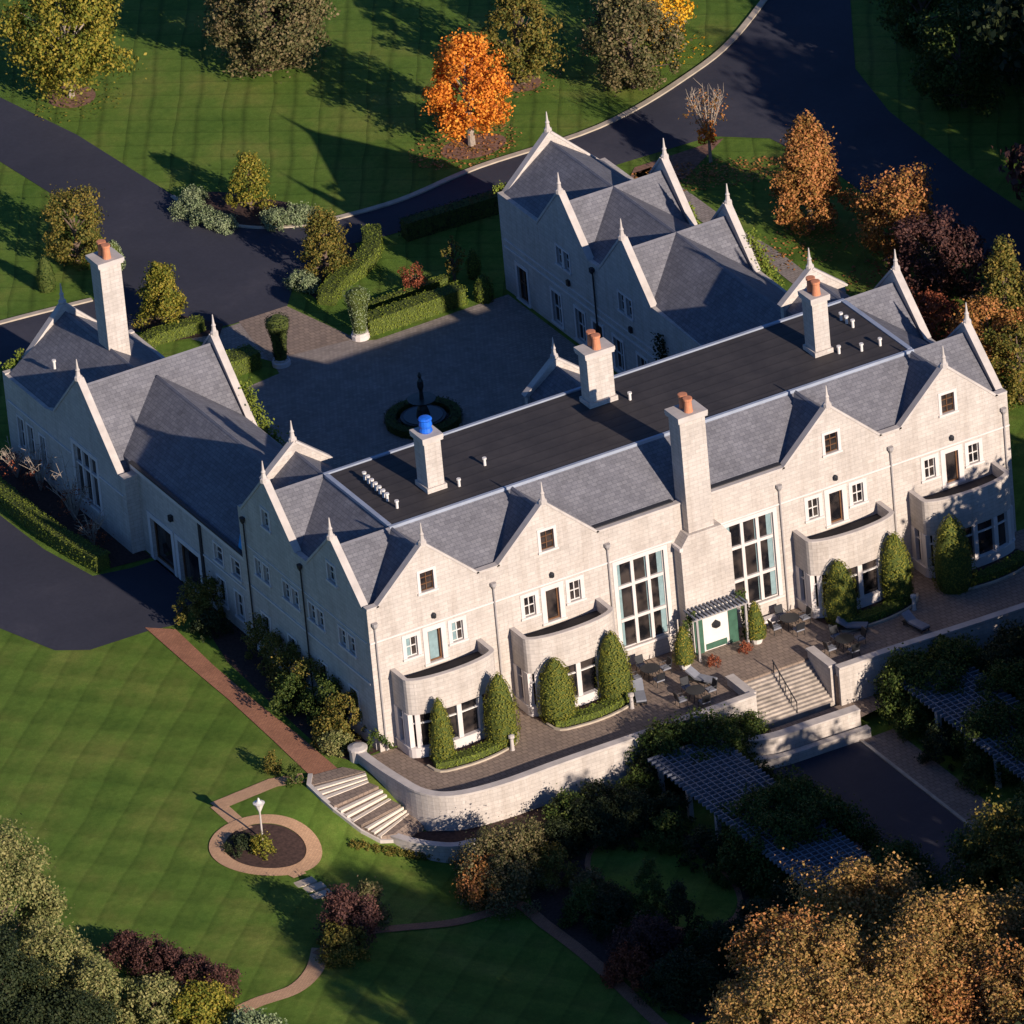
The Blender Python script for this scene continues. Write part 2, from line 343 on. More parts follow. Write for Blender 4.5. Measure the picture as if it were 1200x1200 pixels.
ep=smoothpts(east,4); mb=MB(); ribbon(mb,ep,.42,-3.6,.62); under(mb.build('wall',STONE),t); mb=MB(); ribbon(mb,ep,.56,.62,.76); under(mb.build('coping',COPE),t)
mb=MB().lathe((-1.5,.1,-.5),[(.55,0),(.55,1.2),(.62,1.25),(.62,1.4),(.3,1.5)],16); tag(mb.build('stone_pier',COPE),'round pale stone pier at the left end of the terrace wall','pier')
# garden steps in the middle
t=empty('stone_steps',(24.5,-7.2,0),'wide pale stone steps going down from the terrace','steps')
mb=MB()
for k in range(12):
    mb.box((21.85,-6.0-.24*(k+1),-3.2),(27.15,-6.0-.24*k,-.15*k-.15))
under(mb.build('tread',STAIR),t)
mb=MB().tube([(24.6,-6,.75),(24.6,-8.8,-1.05)],.04); 
for k in range(5): mb.tube([(24.6,-6.1-.66*k,.7-.43*k),(24.6,-6.1-.66*k,-.3-.43*k)],.03)
under(mb.build('handrail',METAL),t)
for x in (21.6,27.4):
    t=empty('stair_wall',(x,-7.5,0),'stone cheek wall at the %s of the garden steps'%('left' if x<24 else 'right'),'wall')
    under(MB().box((x-.24,-8.7,-3.3),(x+.24,-5.9,.5)).build('wall',STONE),t); under(MB().box((x-.3,-8.65,.5),(x+.3,-5.8,.64)).build('coping',COPE),t)
sheet('stair_landing',[(18,-9.2),(31,-9.2),(30,-10.9),(26.5,-11.6),(22,-11.5),(19.5,-10.9)],.0,PAVE,flat=-1.95)
lw=smoothpts([(19.2,-10.2),(19.8,-11.0),(21.2,-11.6),(24,-11.7),(27.2,-11.8)],4)
t=empty('garden_wall',(23,-11.6,-2),'low sunlit stone wall below the garden steps with a curved end','wall')
mb=MB(); ribbon(mb,lw,.6,-3.4,-1.0); under(mb.build('wall',STONE),t); mb=MB(); ribbon(mb,lw,.72,-1.0,-.87); under(mb.build('coping',COPE),t)
lw2=[(p[0]+(.2),p[1]-.9) for p in lw[3:]]
mb=MB(); ribbon(mb,lw2,.5,-3.4,-1.9); tag(mb.build('planter_wall',STONE),'lower step of pale stone in front of the garden wall','wall')
sheet('lower_court',[(20.3,-12.7),(26.6,-12.7),(26.6,-40),(19,-40)],.03,ASPH)
sheet('lower_court_walk',[(26.75,-12.9),(29.0,-12.9),(29.0,-40),(26.75,-40)],.04,PAVE)
mb=MB(); ribbon(mb,[(26.65,-12.8),(26.65,-20),(26.65,-40)],.22,-.1,.12,drape=True); struct('court_kerb',mb,KERB)
# stepped walk on the west side
t=empty('garden_walk',(-3,-3,0),'stepped paved walk curving down beside the terrace wall','steps')
A=[xy(364,910,0),xy(362,922,0),xy(379,940,-.3),xy(392,949,-.4),xy(414,966,-.9),xy(424,973,-1.1),xy(446,984,-1.5),xy(462,984,-1.7),xy(480,986,-1.9)]
Bp=[xy(402,900,0),xy(428,905,0),xy(432,918,-.2),xy(444,926,-.4),xy(458,940,-.9),xy(470,949,-1.1),xy(480,957,-1.5),xy(490,963,-1.7),xy(505,966,-1.9)]
lev=[(0,0),(-.02,-.3),(-.45,-.45),(-.45,-.95),(-1.0,-1.0),(-1.05,-1.55),(-1.6,-1.7),(-1.7,-1.9)]
def hm(i): return max(H(*q) for q in (A[i],Bp[i],A[i+1],Bp[i+1],((A[i][0]+A[i+1][0])/2,(A[i][1]+A[i+1][1])/2)))+.04
lev=[list(l) for l in lev]; cur=0.04
for i in range(8):
    if abs(lev[i][0]-lev[i][1])<.12: v=min(cur,hm(i)); lev[i]=[v,v]; cur=v
for i in range(8):
    if abs(lev[i][0]-lev[i][1])>=.12: lev[i]=[lev[i-1][1] if i else 0.04, lev[i+1][0] if i<7 else hm(i)-.1]
print('levels',lev)
mb=MB(); st=MB(); lands=(0,2,4,6)
for i in range(8):
    a,b,c,d=A[i],Bp[i],Bp[i+1],A[i+1]; z0,z1=lev[i]
    if i not in (1,3,5):
        mb.add([(*a,z0+.03),(*b,z0+.03),(*c,z1+.03),(*d,z1+.03),(*a,-3),(*b,-3),(*c,-3),(*d,-3)],[(0,1,2,3),(0,4,5,1),(1,5,6,2),(2,6,7,3),(3,7,4,0)])
    else:
        K=3
        for k in range(K):
            f0,f1=k/K,(k+1)/K; z=z0+(z1-z0)*(k+1)/K+.05
            l=lambda p,q,f:(p[0]+(q[0]-p[0])*f,p[1]+(q[1]-p[1])*f)
            q=[l(a,d,f0),l(b,c,f0),l(b,c,f1),l(a,d,f1)]
            mb.add([(*p,z) for p in q]+[(*p,-3) for p in q],[(0,1,2,3),(0,4,5,1),(1,5,6,2),(2,6,7,3),(3,7,4,0)])
            # pale nosing
            q=[l(a,d,f1-.12/ K*1.2),l(b,c,f1-.14/K*1.2),l(b,c,f1),l(a,d,f1)]
            q=[l(a,d,f1-.5/K),l(b,c,f1-.5/K),l(b,c,f1+.04),l(a,d,f1+.04)]
            st.add([(*p,z+.03) for p in q]+[(*p,z-.14) for p in q],[(0,1,2,3),(0,4,5,1),(1,5,6,2),(2,6,7,3),(3,7,4,0)])
under(mb.build('paving',PAVE),t); under(st.build('nosing',STEP),t)
mb=MB(); Az=[H(*p) for p in A]; ribbon(mb,[p for p in A],.28,[z-2 for z in Az],[z+.22 for z in Az]); under(mb.build('kerb',COPE),t)
pw=smoothpts([xy(455,978,-1.5),xy(490,988,-1.5),xy(530,992,-1.5),xy(560,986,-1.5),xy(600,978,-1.5)],5)
t=empty('planter_wall',(pw[8][0],pw[8][1],-2),'low cream stone planter wall curving below the terrace wall','wall')
mb=MB(); ribbon(mb,pw,.4,-3.4,-1.45); under(mb.build('wall',STONE),t); mb=MB(); ribbon(mb,pw,.5,-1.45,-1.35); under(mb.build('coping',COPE),t)
sheet('planter_soil',[(-1.2,-7.4),(.6,-8.6),(3.6,-9.1),(7,-9.2),(7,-11.5)]+[p for p in pw[::-1]],.0,MULCH,flat=-1.75)
sheet('south_bed',[(4,-11),(8,-9.3),(19,-9.3),(19.5,-12),(12.5,-13),(12,-26),(13,-36),(1.5,-36),(.6,-27),(.3,-18.3),(2.2,-14)],.03,MULCH)
oc=[(8.2+3.6*math.cos(a)-.2*math.sin(a),-20.5+6.6*math.sin(a)) for a in np.linspace(0,math.tau,32,endpoint=False)]
sheet('oval_lawn',oc,.06,GRASS); strip('oval_brick_edge',oc,.35,.08,BRICK,1,True)
sheet('west_foundation_bed',[(.0,17),(.0,.2),(-1.9,0),(-2.8,2),(-2.6,9),(-2.3,16),(-1.0,22.5),(.3,24),(.3,17.2)],.02,MULCH)
sheet('north_bed',smoothpts([xy(*p) for p in [(212,236),(240,262),(300,266),(368,258),(345,240),(300,232),(250,225)]],4,True),.03,MULCH)
sheet('tree_pit',[(at(83,113).x+1.7*math.cos(a),at(83,113).y+1.9*math.sin(a)) for a in np.linspace(0,math.tau,20,endpoint=False)],.03,PINKM)
sheet('tree_pit',[(at(555,172).x+2.4*math.cos(a),at(555,172).y+1.7*math.sin(a)) for a in np.linspace(0,math.tau,20,endpoint=False)],.03,PINKM)
sheet('tree_pit',[(at(318,70).x+2.2*math.cos(a),at(318,70).y+1.8*math.sin(a)) for a in np.linspace(0,math.tau,20,endpoint=False)],.03,PINKM)
sheet('tree_pit',[(at(613,98).x+1.3*math.cos(a),at(613,98).y+1.3*math.sin(a)) for a in np.linspace(0,math.tau,20,endpoint=False)],.03,PINKM)
sheet('court_bed',[xy(*p) for p in [(155,385),(165,362),(225,372),(262,380),(258,392),(200,400)]],.03,MULCH)
sheet('court_side_bed',[xy(*p) for p in [(345,330),(365,300),(415,285),(425,300),(400,325),(372,352)]],.03,MULCH)
sheet('east_bed',[(52,59.5),(59,59.5),(54,56),(48,55)],.03,PINKM); sheet('east_bed',[(44.8,48),(46,49),(50.5,40),(48.6,33),(44.9,31)],.03,MULCH)
sheet('west_front_bed',[(-.6,33.4),(-.6,49.4),(-3.2,49.4),(-3.4,36),(-2.6,31.4),(.2,31.0),(.2,32)],.03,MULCH)

# ------------------------------------------------------------------ mansion
MAN=empty('mansion',(23,8,0),'grey limestone mansion with many gables, slate roofs and tall chimneys around a court','mansion')
def part(mb,name,mat,parent=None,**k):
    o=mb.build(name,mat,**k); par=parent or MAN; o.parent=par
    o.matrix_parent_inverse=Matrix.Translation(MAN.location).inverted() if par is MAN else Matrix.Identity(4)
    return o
class Wall:
    def __init__(s,o,u,n): s.o=Vector(o); s.u=Vector(u); s.n=Vector(n); s.holes=[]
    def pt(s,a,z,d=0): return s.o+s.u*a+Vector((0,0,z))+s.n*d
    def bx(s,mb,a0,a1,z0,z1,d0,d1):
        P=[s.pt(a0,z0,d0),s.pt(a1,z0,d0),s.pt(a1,z1,d0),s.pt(a0,z1,d0)]; return mb.prism(P,s.n*(d1-d0))
    def wall(s,out,th=.4,mat=None,name='wall'):
        loops=[out]+[[(a,c),(b,c),(b,d),(a,d)] for a,b,c,d in s.holes]
        flat=[p for l in loops for p in l]; tr=tessellate_polygon([[Vector((p[0],p[1],0)) for p in l] for l in loops]); n=len(flat)
        mb=MB(); vs=[s.pt(*p) for p in flat]+[s.pt(p[0],p[1],-th) for p in flat]; fs=[tuple(t) for t in tr]+[tuple(i+n for i in reversed(t)) for t in tr]; k=0
        for l in loops:
            m=len(l); fs+=[(k+i,k+(i+1)%m,k+(i+1)%m+n,k+i+n) for i in range(m)]; k+=m
        mb.add(vs,fs); return part(mb,name,mat or STONE)
    def window(s,a0,a1,z0,z1,cols=1,rows=1,sur=.16,fm=None,bar=.05,curt=None,back=None,name='window',arch=False,rowz=None,depth=.2):
        s.holes.append((a0,a1,z0,z1)); fm=fm or WHITEP
        mb=MB()
        if sur:
            s.bx(mb,a0-sur,a0,z0,z1,-.01,.045); s.bx(mb,a1,a1+sur,z0,z1,-.01,.045); s.bx(mb,a0-sur,a1+sur,z1,z1+sur,-.01,.05); s.bx(mb,a0-sur-.05,a1+sur+.05,z0-.14,z0,-.01,.12)
        else: s.bx(mb,a0,a1,z0-.1,z0,-.01,.03)
        w=part(mb,name,TRIM)
        fr=MB(); b=bar
        s.bx(fr,a0,a0+b,z0,z1,-depth,-depth+.07); s.bx(fr,a1-b,a1,z0,z1,-depth,-depth+.07); s.bx(fr,a0+b,a1-b,z0,z0+b,-depth,-depth+.068); s.bx(fr,a0+b,a1-b,z1-b,z1,-depth,-depth+.068)
        for i in range(1,cols):
            c=a0+(a1-a0)*i/cols; s.bx(fr,c-b*.6,c+b*.6,z0+b,z1-b,-depth,-depth+.066)
        zz=rowz or [z0+(z1-z0)*j/rows for j in range(1,rows)]
        for z in zz: s.bx(fr,a0+b,a1-b,z-b*.6,z+b*.6,-depth,-depth+.062)
        part(fr,'frame',fm,w)
        g=MB(); s.bx(g,a0,a1,z0,z1,-depth-.05,-depth-.003); part(g,'pane',GLASS,w)
        if curt:
            c=MB()
            for (f0,f1) in curt: s.bx(c,a0+(a1-a0)*f0,a0+(a1-a0)*f1,z0+b,z1-b,-depth-.002,-depth+.012)
            part(c,'curtain',TEAL,w)
        return w
def coping(w,a,b,wid=.50,th=.15,name='coping'):
    """sloping coping on a gable wall from a=(s,z) to b; wid across the wall"""
    A=w.pt(a[0],a[1],-.2-wid/2+.0); B=w.pt(b[0],b[1],-.2-wid/2); mb=MB()
    d=(B-A); t=Vector((0,0,1)); nrm=(d.normalized()).cross(w.n).normalized()
    if nrm.z<0: nrm=-nrm
    P=[A,B,B+nrm*th,A+nrm*th]; mb.prism(P,w.n*wid); return part(mb,name,COPE)
def finial(p):
    mb=MB().lathe(p,[(.27,-.15),(.27,.10),(.17,.18),(.12,.5),(.16,.57),(.09,.7),(.03,1.35)],8); return part(mb,'finial',COPE)
E0=10.0; APX=13.23
C1,C2,C3,C4=4.3,12.8,33.2,41.7; HW=3.44
# front wall
fw=Wall((0,0,0),(1,0,0),(0,-1,0))
for i,c in enumerate((C1,C2,C3,C4)):
    cu=i==0; o=.15 if i==0 else 0
    fw.window(c-.47,c+.47,10.0,11.35,2,3,.2,WOOD if not cu else WOOD,.04)
    fw.window(c-.47+o,c+.47+o,5.0,7.2,1,1,.34,WOOD,.11,curt=[(.12,.8)] if cu else None,name='balcony_door')
    fw.window(c-2.0+o,c-1.22+o,5.85,7.22,2,2,.26,WHITEP,.05,curt=[(.0,.55)] if cu else None)
    fw.window(c+1.22+o,c+2.0+o,5.85,7.22,2,2,.26,WHITEP,.05,curt=[(.0,.6)] if cu else None)
    lamp=MB().lathe((c+o+.05,-.14,8.0),[(.03,0),(.13,.08),(.15,.3),(.05,.42)],8); fw.bx(lamp,c+o-.02,c+o+.12,8.1,8.3,0,.1); part(lamp,'wall_lantern',METAL)
def big(a0,a1):
    w=fw.window(a0,a1,1.3,7.3,1,1,.28,TRIM,.06)
    for f in (1/3,2/3): 
        mb=MB(); c=a0+(a1-a0)*f; fw.bx(mb,c-.11,c+.11,1.36,7.24,-.24,-.03); part(mb,'mullion',TRIM,w)
    for z in (3.25,5.6): mb=MB(); fw.bx(mb,a0+.06,a1-.06,z-.1,z+.1,-.24,-.045); part(mb,'transom',TRIM,w)
    c=MB()
    for f0,f1 in ((.0,.10),(.60,.64),(.86,1.0),(.33,.36)): fw.bx(c,a0+(a1-a0)*f0+.06,a0+(a1-a0)*f1-.02,1.4,7.2,-.202,-.19)
    part(c,'curtain',TEAL,w)
big(17.4,20.75); big(25.3,28.65)
out=[(0,-.3),(46,-.3),(46,E0)]
for c in (C4,C3,C2,C1): out+=[(c+HW,E0),(c,APX),(c-HW,E0)]
out+=[(0,E0)]
fw.wall(out)
for c in (C1,C2,C3,C4):
    coping(fw,(c-HW-.1,E0-.08),(c,APX)); coping(fw,(c,APX),(c+HW+.1,E0-.08)); finial((c,.12,APX+.1))
mb=MB()
for a0,a1 in ((0,1.7),(2.9,3.2)): pass
fw.bx(mb,0,21.4,7.62,7.74,-.01,.06); fw.bx(mb,24.9,46,7.62,7.74,-.01,.06); part(mb,'string_course',TRIM)
for a0,a1 in ((0,C1-HW),(C1+HW,C2-HW),(C2+HW,C3-HW),(C3+HW,C4-HW),(C4+HW,46)): mb=MB(); fw.bx(mb,a0,a1,E0,E0+.12,-.42,.05); part(mb,'parapet_coping',COPE)
for x in (.4,8.75,16.85,29.2,37.3,45.6):
    mb=MB().tube([(x,-.1,.05),(x,-.1,8.7)],.055); mb.lathe((x,-.14,8.65),[(.07,0),(.17,.2),(.2,.22),(.2,.42)],8); part(mb,'downpipe',PIPE)
# west & east main side walls
def sidewall(xo,sgn):
    w=Wall((xo,0,0),(0,1,0),(-sgn,0,0))
    for c in (4.22,12.95):
        w.window(c-.35,c+.65 if c<5 else c+.55,10.1,11.3,2,2,.16,WHITEP,.05)
    for a,b in ((2.1,2.9),(3.3,4.1),(6.2,7.0),(7.3,8.1),(9.5,10.3),(10.7,11.5),(13.4,14.1),(14.5,15.2)): w.window(a,b,5.9,7.1,1,2,.14,WHITEP,.05,curt=[(0,.35)] if a<5 else None)
    for a in (2.4,6.4,10.5,14): w.window(a,a+1,1.2,3.2,2,2,.14,WHITEP,.05)
    w.wall([(.4,-.3),(16.6,-.3),(16.6,E0),(12.95+3.5,E0),(12.95,APX+.2),(12.95-3.5,E0),(4.22+3.5,E0),(4.22,APX),(.6,E0-.1),(.4,E0)])
    for c,h in ((4.22,APX),(12.95,APX+.2)):
        coping(w,(c-3.55,E0-.08),(c,h)); coping(w,(c,h),(c+3.55,E0-.08)); finial((xo+sgn*.12,c,h+.1))
    mb=MB(); w.bx(mb,.4,16.6,4.6,4.72,-.01,.06); w.bx(mb,.4,16.6,7.5,7.58,-.01,.04); w.bx(mb,.4,16.6,0,.9,-.01,.07); part(mb,'string_course',TRIM)
    for y in (8.6,16.2):
        mb=MB().tube([(xo-sgn*.1,y,.05),(xo-sgn*.1,y,9.2)],.055); mb.lathe((xo-sgn*.13,y,9.1),[(.07,0),(.17,.2),(.2,.42)],8); part(mb,'downpipe',DARK)
sidewall(0,1); sidewall(46,-1)
# rear main wall
rw=Wall((0,17,0),(1,0,0),(0,1,0))
for a in (11,13.5,16,19,22.5,26,29,32): rw.window(a,a+.9,5.9,7.4,2,2,.14,WHITEP,.05)
for a in (11,14,17,27,30,33): rw.window(a,a+1,1.2,3.4,2,2,.14,WHITEP,.05)
out=[(0,-.3),(46,-.3),(46,E0)]
for c,h in ((41.8,APX),(23,12.95),(4.22,APX)): out+=[(c+2.3,E0),(c+2.3,h-1.9),(c,h),(c-2.3,h-1.9),(c-2.3,E0)]
out+=[(0,E0)]; rw.wall(out)
for c,h in ((41.8,APX),(23,12.95),(4.22,APX)):
    coping(rw,(c-2.4,h-1.98),(c,h)); coping(rw,(c,h),(c+2.4,h-1.98)); finial((c,16.88,h+.1))
# roofs
def ridge(axis,c,hw,ze,zr,a,b,zb=None,mat=SLATE):
    zb=ze-.6 if zb is None else zb; prof=[(-hw,zb),(-hw,ze),(0,zr),(hw,ze),(hw,zb)]
    if axis=='y': pts=[(c+p,a,z) for p,z in prof]; d=(0,b-a,0)
    else: pts=[(a,c+p,z) for p,z in prof]; d=(b-a,0,0)
    o=part(MB().prism(pts,d),'roof',mat)
    mb=MB(); r=.12
    if axis=='y': mb.prism([(c-r,a,zr-.06),(c,a,zr+.05),(c+r,a,zr-.06)],d)
    else: mb.prism([(a,c-r,zr-.06),(a,c,zr+.05),(a,c+r,zr-.06)],d)
    part(mb,'ridge_capping',LEAD if False else DARKSLATE,o)
    return o
DARKSLATE=plain('ridge_tile',(.16,.16,.18),.7,.15,2)
RZ=12.6; X0,X1,Y0,Y1=4.22,41.78,4.22,12.78
for c in (C1,C2,C3,C4): ridge('y',c,HW,E0-.2,RZ,.4,Y0-.01)
for c in (4.22,12.85):
    ridge('x',c,3.46,E0-.22,RZ-.01,.4,X0-.01); ridge('x',c,3.46,E0-.22,RZ-.01,X1+.01,45.6)
for c in (4.22,23.,41.8): ridge('y',c,2.1,11.0,RZ-.02 if c!=23 else 12.45,Y1+.01,16.6,9.5)
mb=MB().prism([(X0,.4,9.2),(X0,.4,E0-.08),(X0,Y0,RZ-.03),(X0,Y1,RZ-.03),(X0,16.6,E0-.08),(X0,16.6,9.2)],(X1-X0,0,0)); part(mb,'roof',SLATE)
mb=MB().prism([(.4,Y0+.02,9.3),(.4,Y0+.02,E0-.1),(X0-.02,Y0+.02,RZ-.05),(X1+.02,Y0+.02,RZ-.05),(45.6,Y0+.02,E0-.1),(45.6,Y0+.02,9.3)],(0,Y1-Y0-.04,0)); part(mb,'roof',SLATE)
part(MB().box((.4,.4,9.0),(45.6,16.6,9.72)),'gutter_slab',DARK)
part(MB().box((X0+.2,Y0+.2,RZ-.5),(X1-.2,Y1-.2,RZ+.02)),'flat_roof',FLAT)
mb=MB().box((X0-.08,Y0-.1,RZ-.1),(X1+.08,Y0+.12,RZ+.10)); mb.box((X0-.08,Y1-.12,RZ-.1),(X1+.08,Y1+.1,RZ+.10)); mb.box((X0-.1,Y0+.2,RZ-.1),(X0+.2,Y1-.2,RZ+.098)); mb.box((X1-.2,Y0+.2,RZ-.1),(X1+.1,Y1-.2,RZ+.098)); part(mb,'lead_edging',LEAD)
mb=MB()
for a,b in ((16.3,21.9),(24.6,29.7)): mb.box((a,.28,E0+.13),(b,.62,E0+.2))
part(mb,'gutter',DARK)
mb=MB().box((X0+.3,7.0,RZ+.02),(8.2,9.3,RZ+.06)); mb.box((20.5,10.9,RZ+.02),(22,12.4,RZ+.06)); mb.box((34.2,8.0,RZ+.02),(36.6,10.5,RZ+.06)); 
VP=[(5.9-.03*k,10.6-.55*k) for k in range(7)]+[(5.75,6.1),(12.8,7.6),(40.3,10.5),(40.35,9.9),(40.4,9.2),(39.2,6.1),(40.5,6.0),(10.2,6.2),(37.9,6.7),(24.3,9.5)]
for x,y in VP:
    part(MB().lathe((x,y,RZ+.02),[(.09,0),(.09,.42),(.14,.44),(.14,.55)],8),'vent_pipe',WHITEP)
# wing blocks -------------------------------------------------------
# east wing
EX0,EX1,EN=36.4,44.6,49.4; EE=7.2; ER=9.9; EAX=10.75
GA,GB=40.6,32.3
def ewall(xo,sgn,y0=17.02):
    w=Wall((xo,0,0),(0,1,0),(-sgn,0,0))
    for c in (GA,GB):
        w.window(c-.75,c-.05,5.2,6.5,1,2,.14,WHITEP,.05); w.window(c+.25,c+.95,5.2,6.5,1,2,.14,WHITEP,.05)
        for a in (c-2.2,c+1.0): w.window(a,a+1.2,.4,2.7,2,2,.2,WHITEP,.06)
    w.window(46.2,47.5,.1,2.6,2,2,.25,WOOD,.06,name='arched_door'); w.window(36,37.2,.1,2.7,2,2,.25,WOOD,.06,name='arched_door')
    w.window(20,21.2,.6,2.7,2,2,.2,WHITEP,.06); w.window(24,25.2,.6,2.7,2,2,.2,WHITEP,.06)
    w.wall([(y0,-.3),(EN-.4,-.3),(EN-.4,EE),(GA+3.3,EE),(GA,EAX),(GA-3.3,EE),(GB+3.3,EE),(GB,EAX),(GB-3.3,EE),(y0,EE-.3)])
    for c in (GA,GB):
        coping(w,(c-3.4,EE-.1),(c,EAX)); coping(w,(c,EAX),(c+3.4,EE-.1)); finial((xo+sgn*.12,c,EAX+.1))
        lamp=MB(); w.bx(lamp,c-.6,c-.3,4.1,4.5,0,.18); part(lamp,'wall_lantern',METAL)
    mb=MB(); w.bx(mb,y0,EN-.4,3.35,3.47,-.01,.07); w.bx(mb,y0,EN-.4,3.9,3.98,-.01,.05); part(mb,'string_course',TRIM)
    mb=MB().tube([(xo-sgn*.1,36.5,.05),(xo-sgn*.1,36.5,6.7)],.06); mb.lathe((xo-sgn*.14,36.5,6.5),[(.07,0),(.2,.2),(.2,.42)],8); part(mb,'downpipe',DARK)
ewall(EX0,1); ewall(EX1,-1)
def nwall(x0,x1,yn,ec,er,hw,half=3.3,ze=7.2,apx=10.6):
    w=Wall((x0,yn,0),(1,0,0),(0,1,0)); c=(x0+x1)/2-x0; W_=x1-x0
    w.window(c-.5,c+.5,5.2,6.7,2,2,.15,WHITEP,.05); w.window(c-2,c-.9,1,3,2,2,.15,WHITEP,.05); w.window(c+.9,c+2,1,3,2,2,.15,WHITEP,.05)
    w.wall([(0,-.3),(W_,-.3),(W_,ze),(c+half,ze),(c,apx),(c-half,ze),(0,ze)]); coping(w,(c-half-.1,ze-.1),(c,apx)); coping(w,(c,apx),(c+half+.1,ze-.1)); finial((x0+c,yn-.12,apx+.1))
nwall(EX0,EX1,EN,0,0,0,3.5,7.2,10.5)
ridge('y',40.5,4.0,EE-.15,ER,17.3,EN-.41)
for c in (GA,GB): ridge('x',c,3.3,EE-.17,ER-.012,EX0+.4,EX1-.4)
part(MB().box((EX0+.4,17.3,6.3),(EX1-.4,EN-.4,6.92)),'gutter_slab',DARK)
# west wing: link + garage block + north block
LX0,LX1=.3,9.1; LE=6.1; LR=9.2
w=Wall((LX0,0,0),(0,1,0),(-1,0,0))
for a,b in ((28.0,30.9),(24.2,27.1)):
    n0=w.window(a,b,.02,3.0,1,1,.35,WOOD,.1,name='garage_door',depth=.3)
for a in (18.2,20.6): w.window(a,a+1.1,4.0,5.2,1,2,.14,WHITEP,.05); w.window(a,a+1.1,1.0,2.8,2,2,.14,WHITEP,.05)
w.wall([(17.02,-.3),(33.2,-.3),(33.2,LE),(17.02,LE)])
mb=MB(); w.bx(mb,17.02,23.8,3.5,3.62,-.01,.06); w.bx(mb,17.02,32.8,LE-.3,LE+.05,-.01,.12); part(mb,'string_course',TRIM)
mb=MB(); w.bx(mb,17.02,32.8,LE+.05,LE+.18,-.05,.2); part(mb,'gutter',DARK)
w.bx(mb:=MB(),23.4,23.7,.0,5.8,.0,.1); part(mb,'downpipe',DARK)
mb=MB(); w.bx(mb,27.4,27.7,4.2,4.6,0,.25); part(mb,'wall_lantern',METAL)
w=Wall((LX1,0,0),(0,1,0),(1,0,0)); 
for a in (19,22,25,28): w.window(a,a+1.1,1.0,2.8,2,2,.14,WHITEP,.05)
w.wall([(17.02,-.3),(33.2,-.3),(33.2,LE),(17.02,LE)])
ridge('y',4.7,4.38,LE,LR,17.3,37.0)
GX0,GX1=-.6,9.5; GC=37.8; GH=4.6; GE=5.4; GAX=10.3; GR=9.75
w=Wall((GX0,0,0),(0,1,0),(-1,0,0))
w.window(36.3,39.5,1.3,5.0,1,1,.3,TRIM,.06); 
for a in (37.3,38.4): mbm=MB(); w.bx(mbm,a,a+.18,1.36,4.94,-.24,-.03); part(mbm,'mullion',TRIM)
mbm=MB(); w.bx(mbm,36.4,39.4,3.6,3.75,-.24,-.045); part(mbm,'transom',TRIM)
w.window(45.6,46.4,1.2,3.4,1,2,.15,WHITEP,.05); w.window(47.0,47.8,1.2,3.4,1,2,.15,WHITEP,.05); w.window(43.9,44.6,1.2,3.4,1,2,.15,WHITEP,.05)
w.wall([(32.6,-.3),(49.0,-.3),(49.0,5.9),(43.2,5.9),(42.0,6.2),(GC,GAX),(GC-GH,GE),(32.6,GE)])
coping(w,(GC-GH-.1,GE-.1),(GC,GAX)); coping(w,(GC,GAX),(41.9,6.2)); finial((GX0+.12,GC,GAX+.1))
mb=MB(); w.bx(mb,39.9,49.0,4.0,4.12,-.01,.07); w.bx(mb,32.6,36.0,4.0,4.12,-.01,.06); part(mb,'string_course',TRIM)
part(MB().box((GX0,32.2,-.3),(LX0+.1,32.6,GE)),'wall',STONE); part(MB().box((GX0-.1,32.1,GE),(LX0+1.0,32.75,GE+.18)),'parapet_coping',COPE)
w=Wall((GX1,0,0),(0,1,0),(1,0,0)); w.window(36.5,38.9,1.2,4.4,3,2,.2,WHITEP,.06)
w.wall([(32.6,-.3),(43,-.3),(43,GE),(GC+GH,GE),(GC,GAX),(GC-GH,GE),(32.6,GE)])
coping(w,(GC-GH-.1,GE-.1),(GC,GAX)); coping(w,(GC,GAX),(GC+GH+.1,GE-.1)); finial((GX1-.12,GC,GAX+.1))
ridge('x',GC,GH+.1,GE-.2,GR,GX0+.4,GX1-.4)
part(MB().box((LX1,32.6,-.3),(GX1-.4,33.0,GE-.1)),'wall',STONE)
nwall(GX0,GX1-.6,49.4,0,0,0,3.6,6.0,9.5)
ridge('y',4.15,4.5,5.9,9.0,GC,48.99)
w=Wall((GX1-.6,0,0),(0,1,0),(1,0,0)); w.wall([(43.02,-.3),(49.0,-.3),(49.0,5.9),(43.02,5.9)])
# little west vents
for p in ((1.3,45.3,7.3),): part(MB().lathe(p,[(.09,0),(.09,.5),(.14,.52),(.14,.65)],8),'vent_pipe',WHITEP)
# chimneys ----------------------------------------------------------
def chimney(x0,x1,y0,y1,zb,zt,pots,label=None,blue=False,cap=.22):
    mb=MB().box((x0,y0,zb),(x1,y1,zt)); mb.box((x0-.12,y0-.12,zb),(x1+.12,y1+.12,zb+.35) if zb>12 else (x1+.12,y1+.12,zb+.1))
    o=part(mb,'chimney',STONE)
    mb=MB().box((x0-.14,y0-.14,zt-.34),(x1+.14,y1+.14,zt-.2)); mb.box((x0-cap,y0-cap,zt-.2),(x1+cap,y1+cap,zt+.06)); part(mb,'chimney_cap',COPE,o)
    cx,cy=(x0+x1)/2,(y0+y1)/2
    for k in range(pots):
        px=cx; py=cy+(k-(pots-1)/2)*.62
        if blue: continue
        part(MB().lathe((px,py,zt+.06),[(.29,0),(.27,.15),(.24,.75),(.30,.8),(.30,.95),(.2,.96)],14,),'chimney_pot',POT,o,smooth=False)
    if blue:
        part(MB().lathe((cx,cy,zt+.06),[(.36,0),(.43,.1),(.36,.32),(.42,.5),(.37,.8),(.45,.9),(.37,1.0),(.15,1.06)],14),'chimney_cover',BLUE,o)
    return o
chimney(8.25,9.4,6.6,8.0,RZ,16.4,2,blue=True,cap=.16)
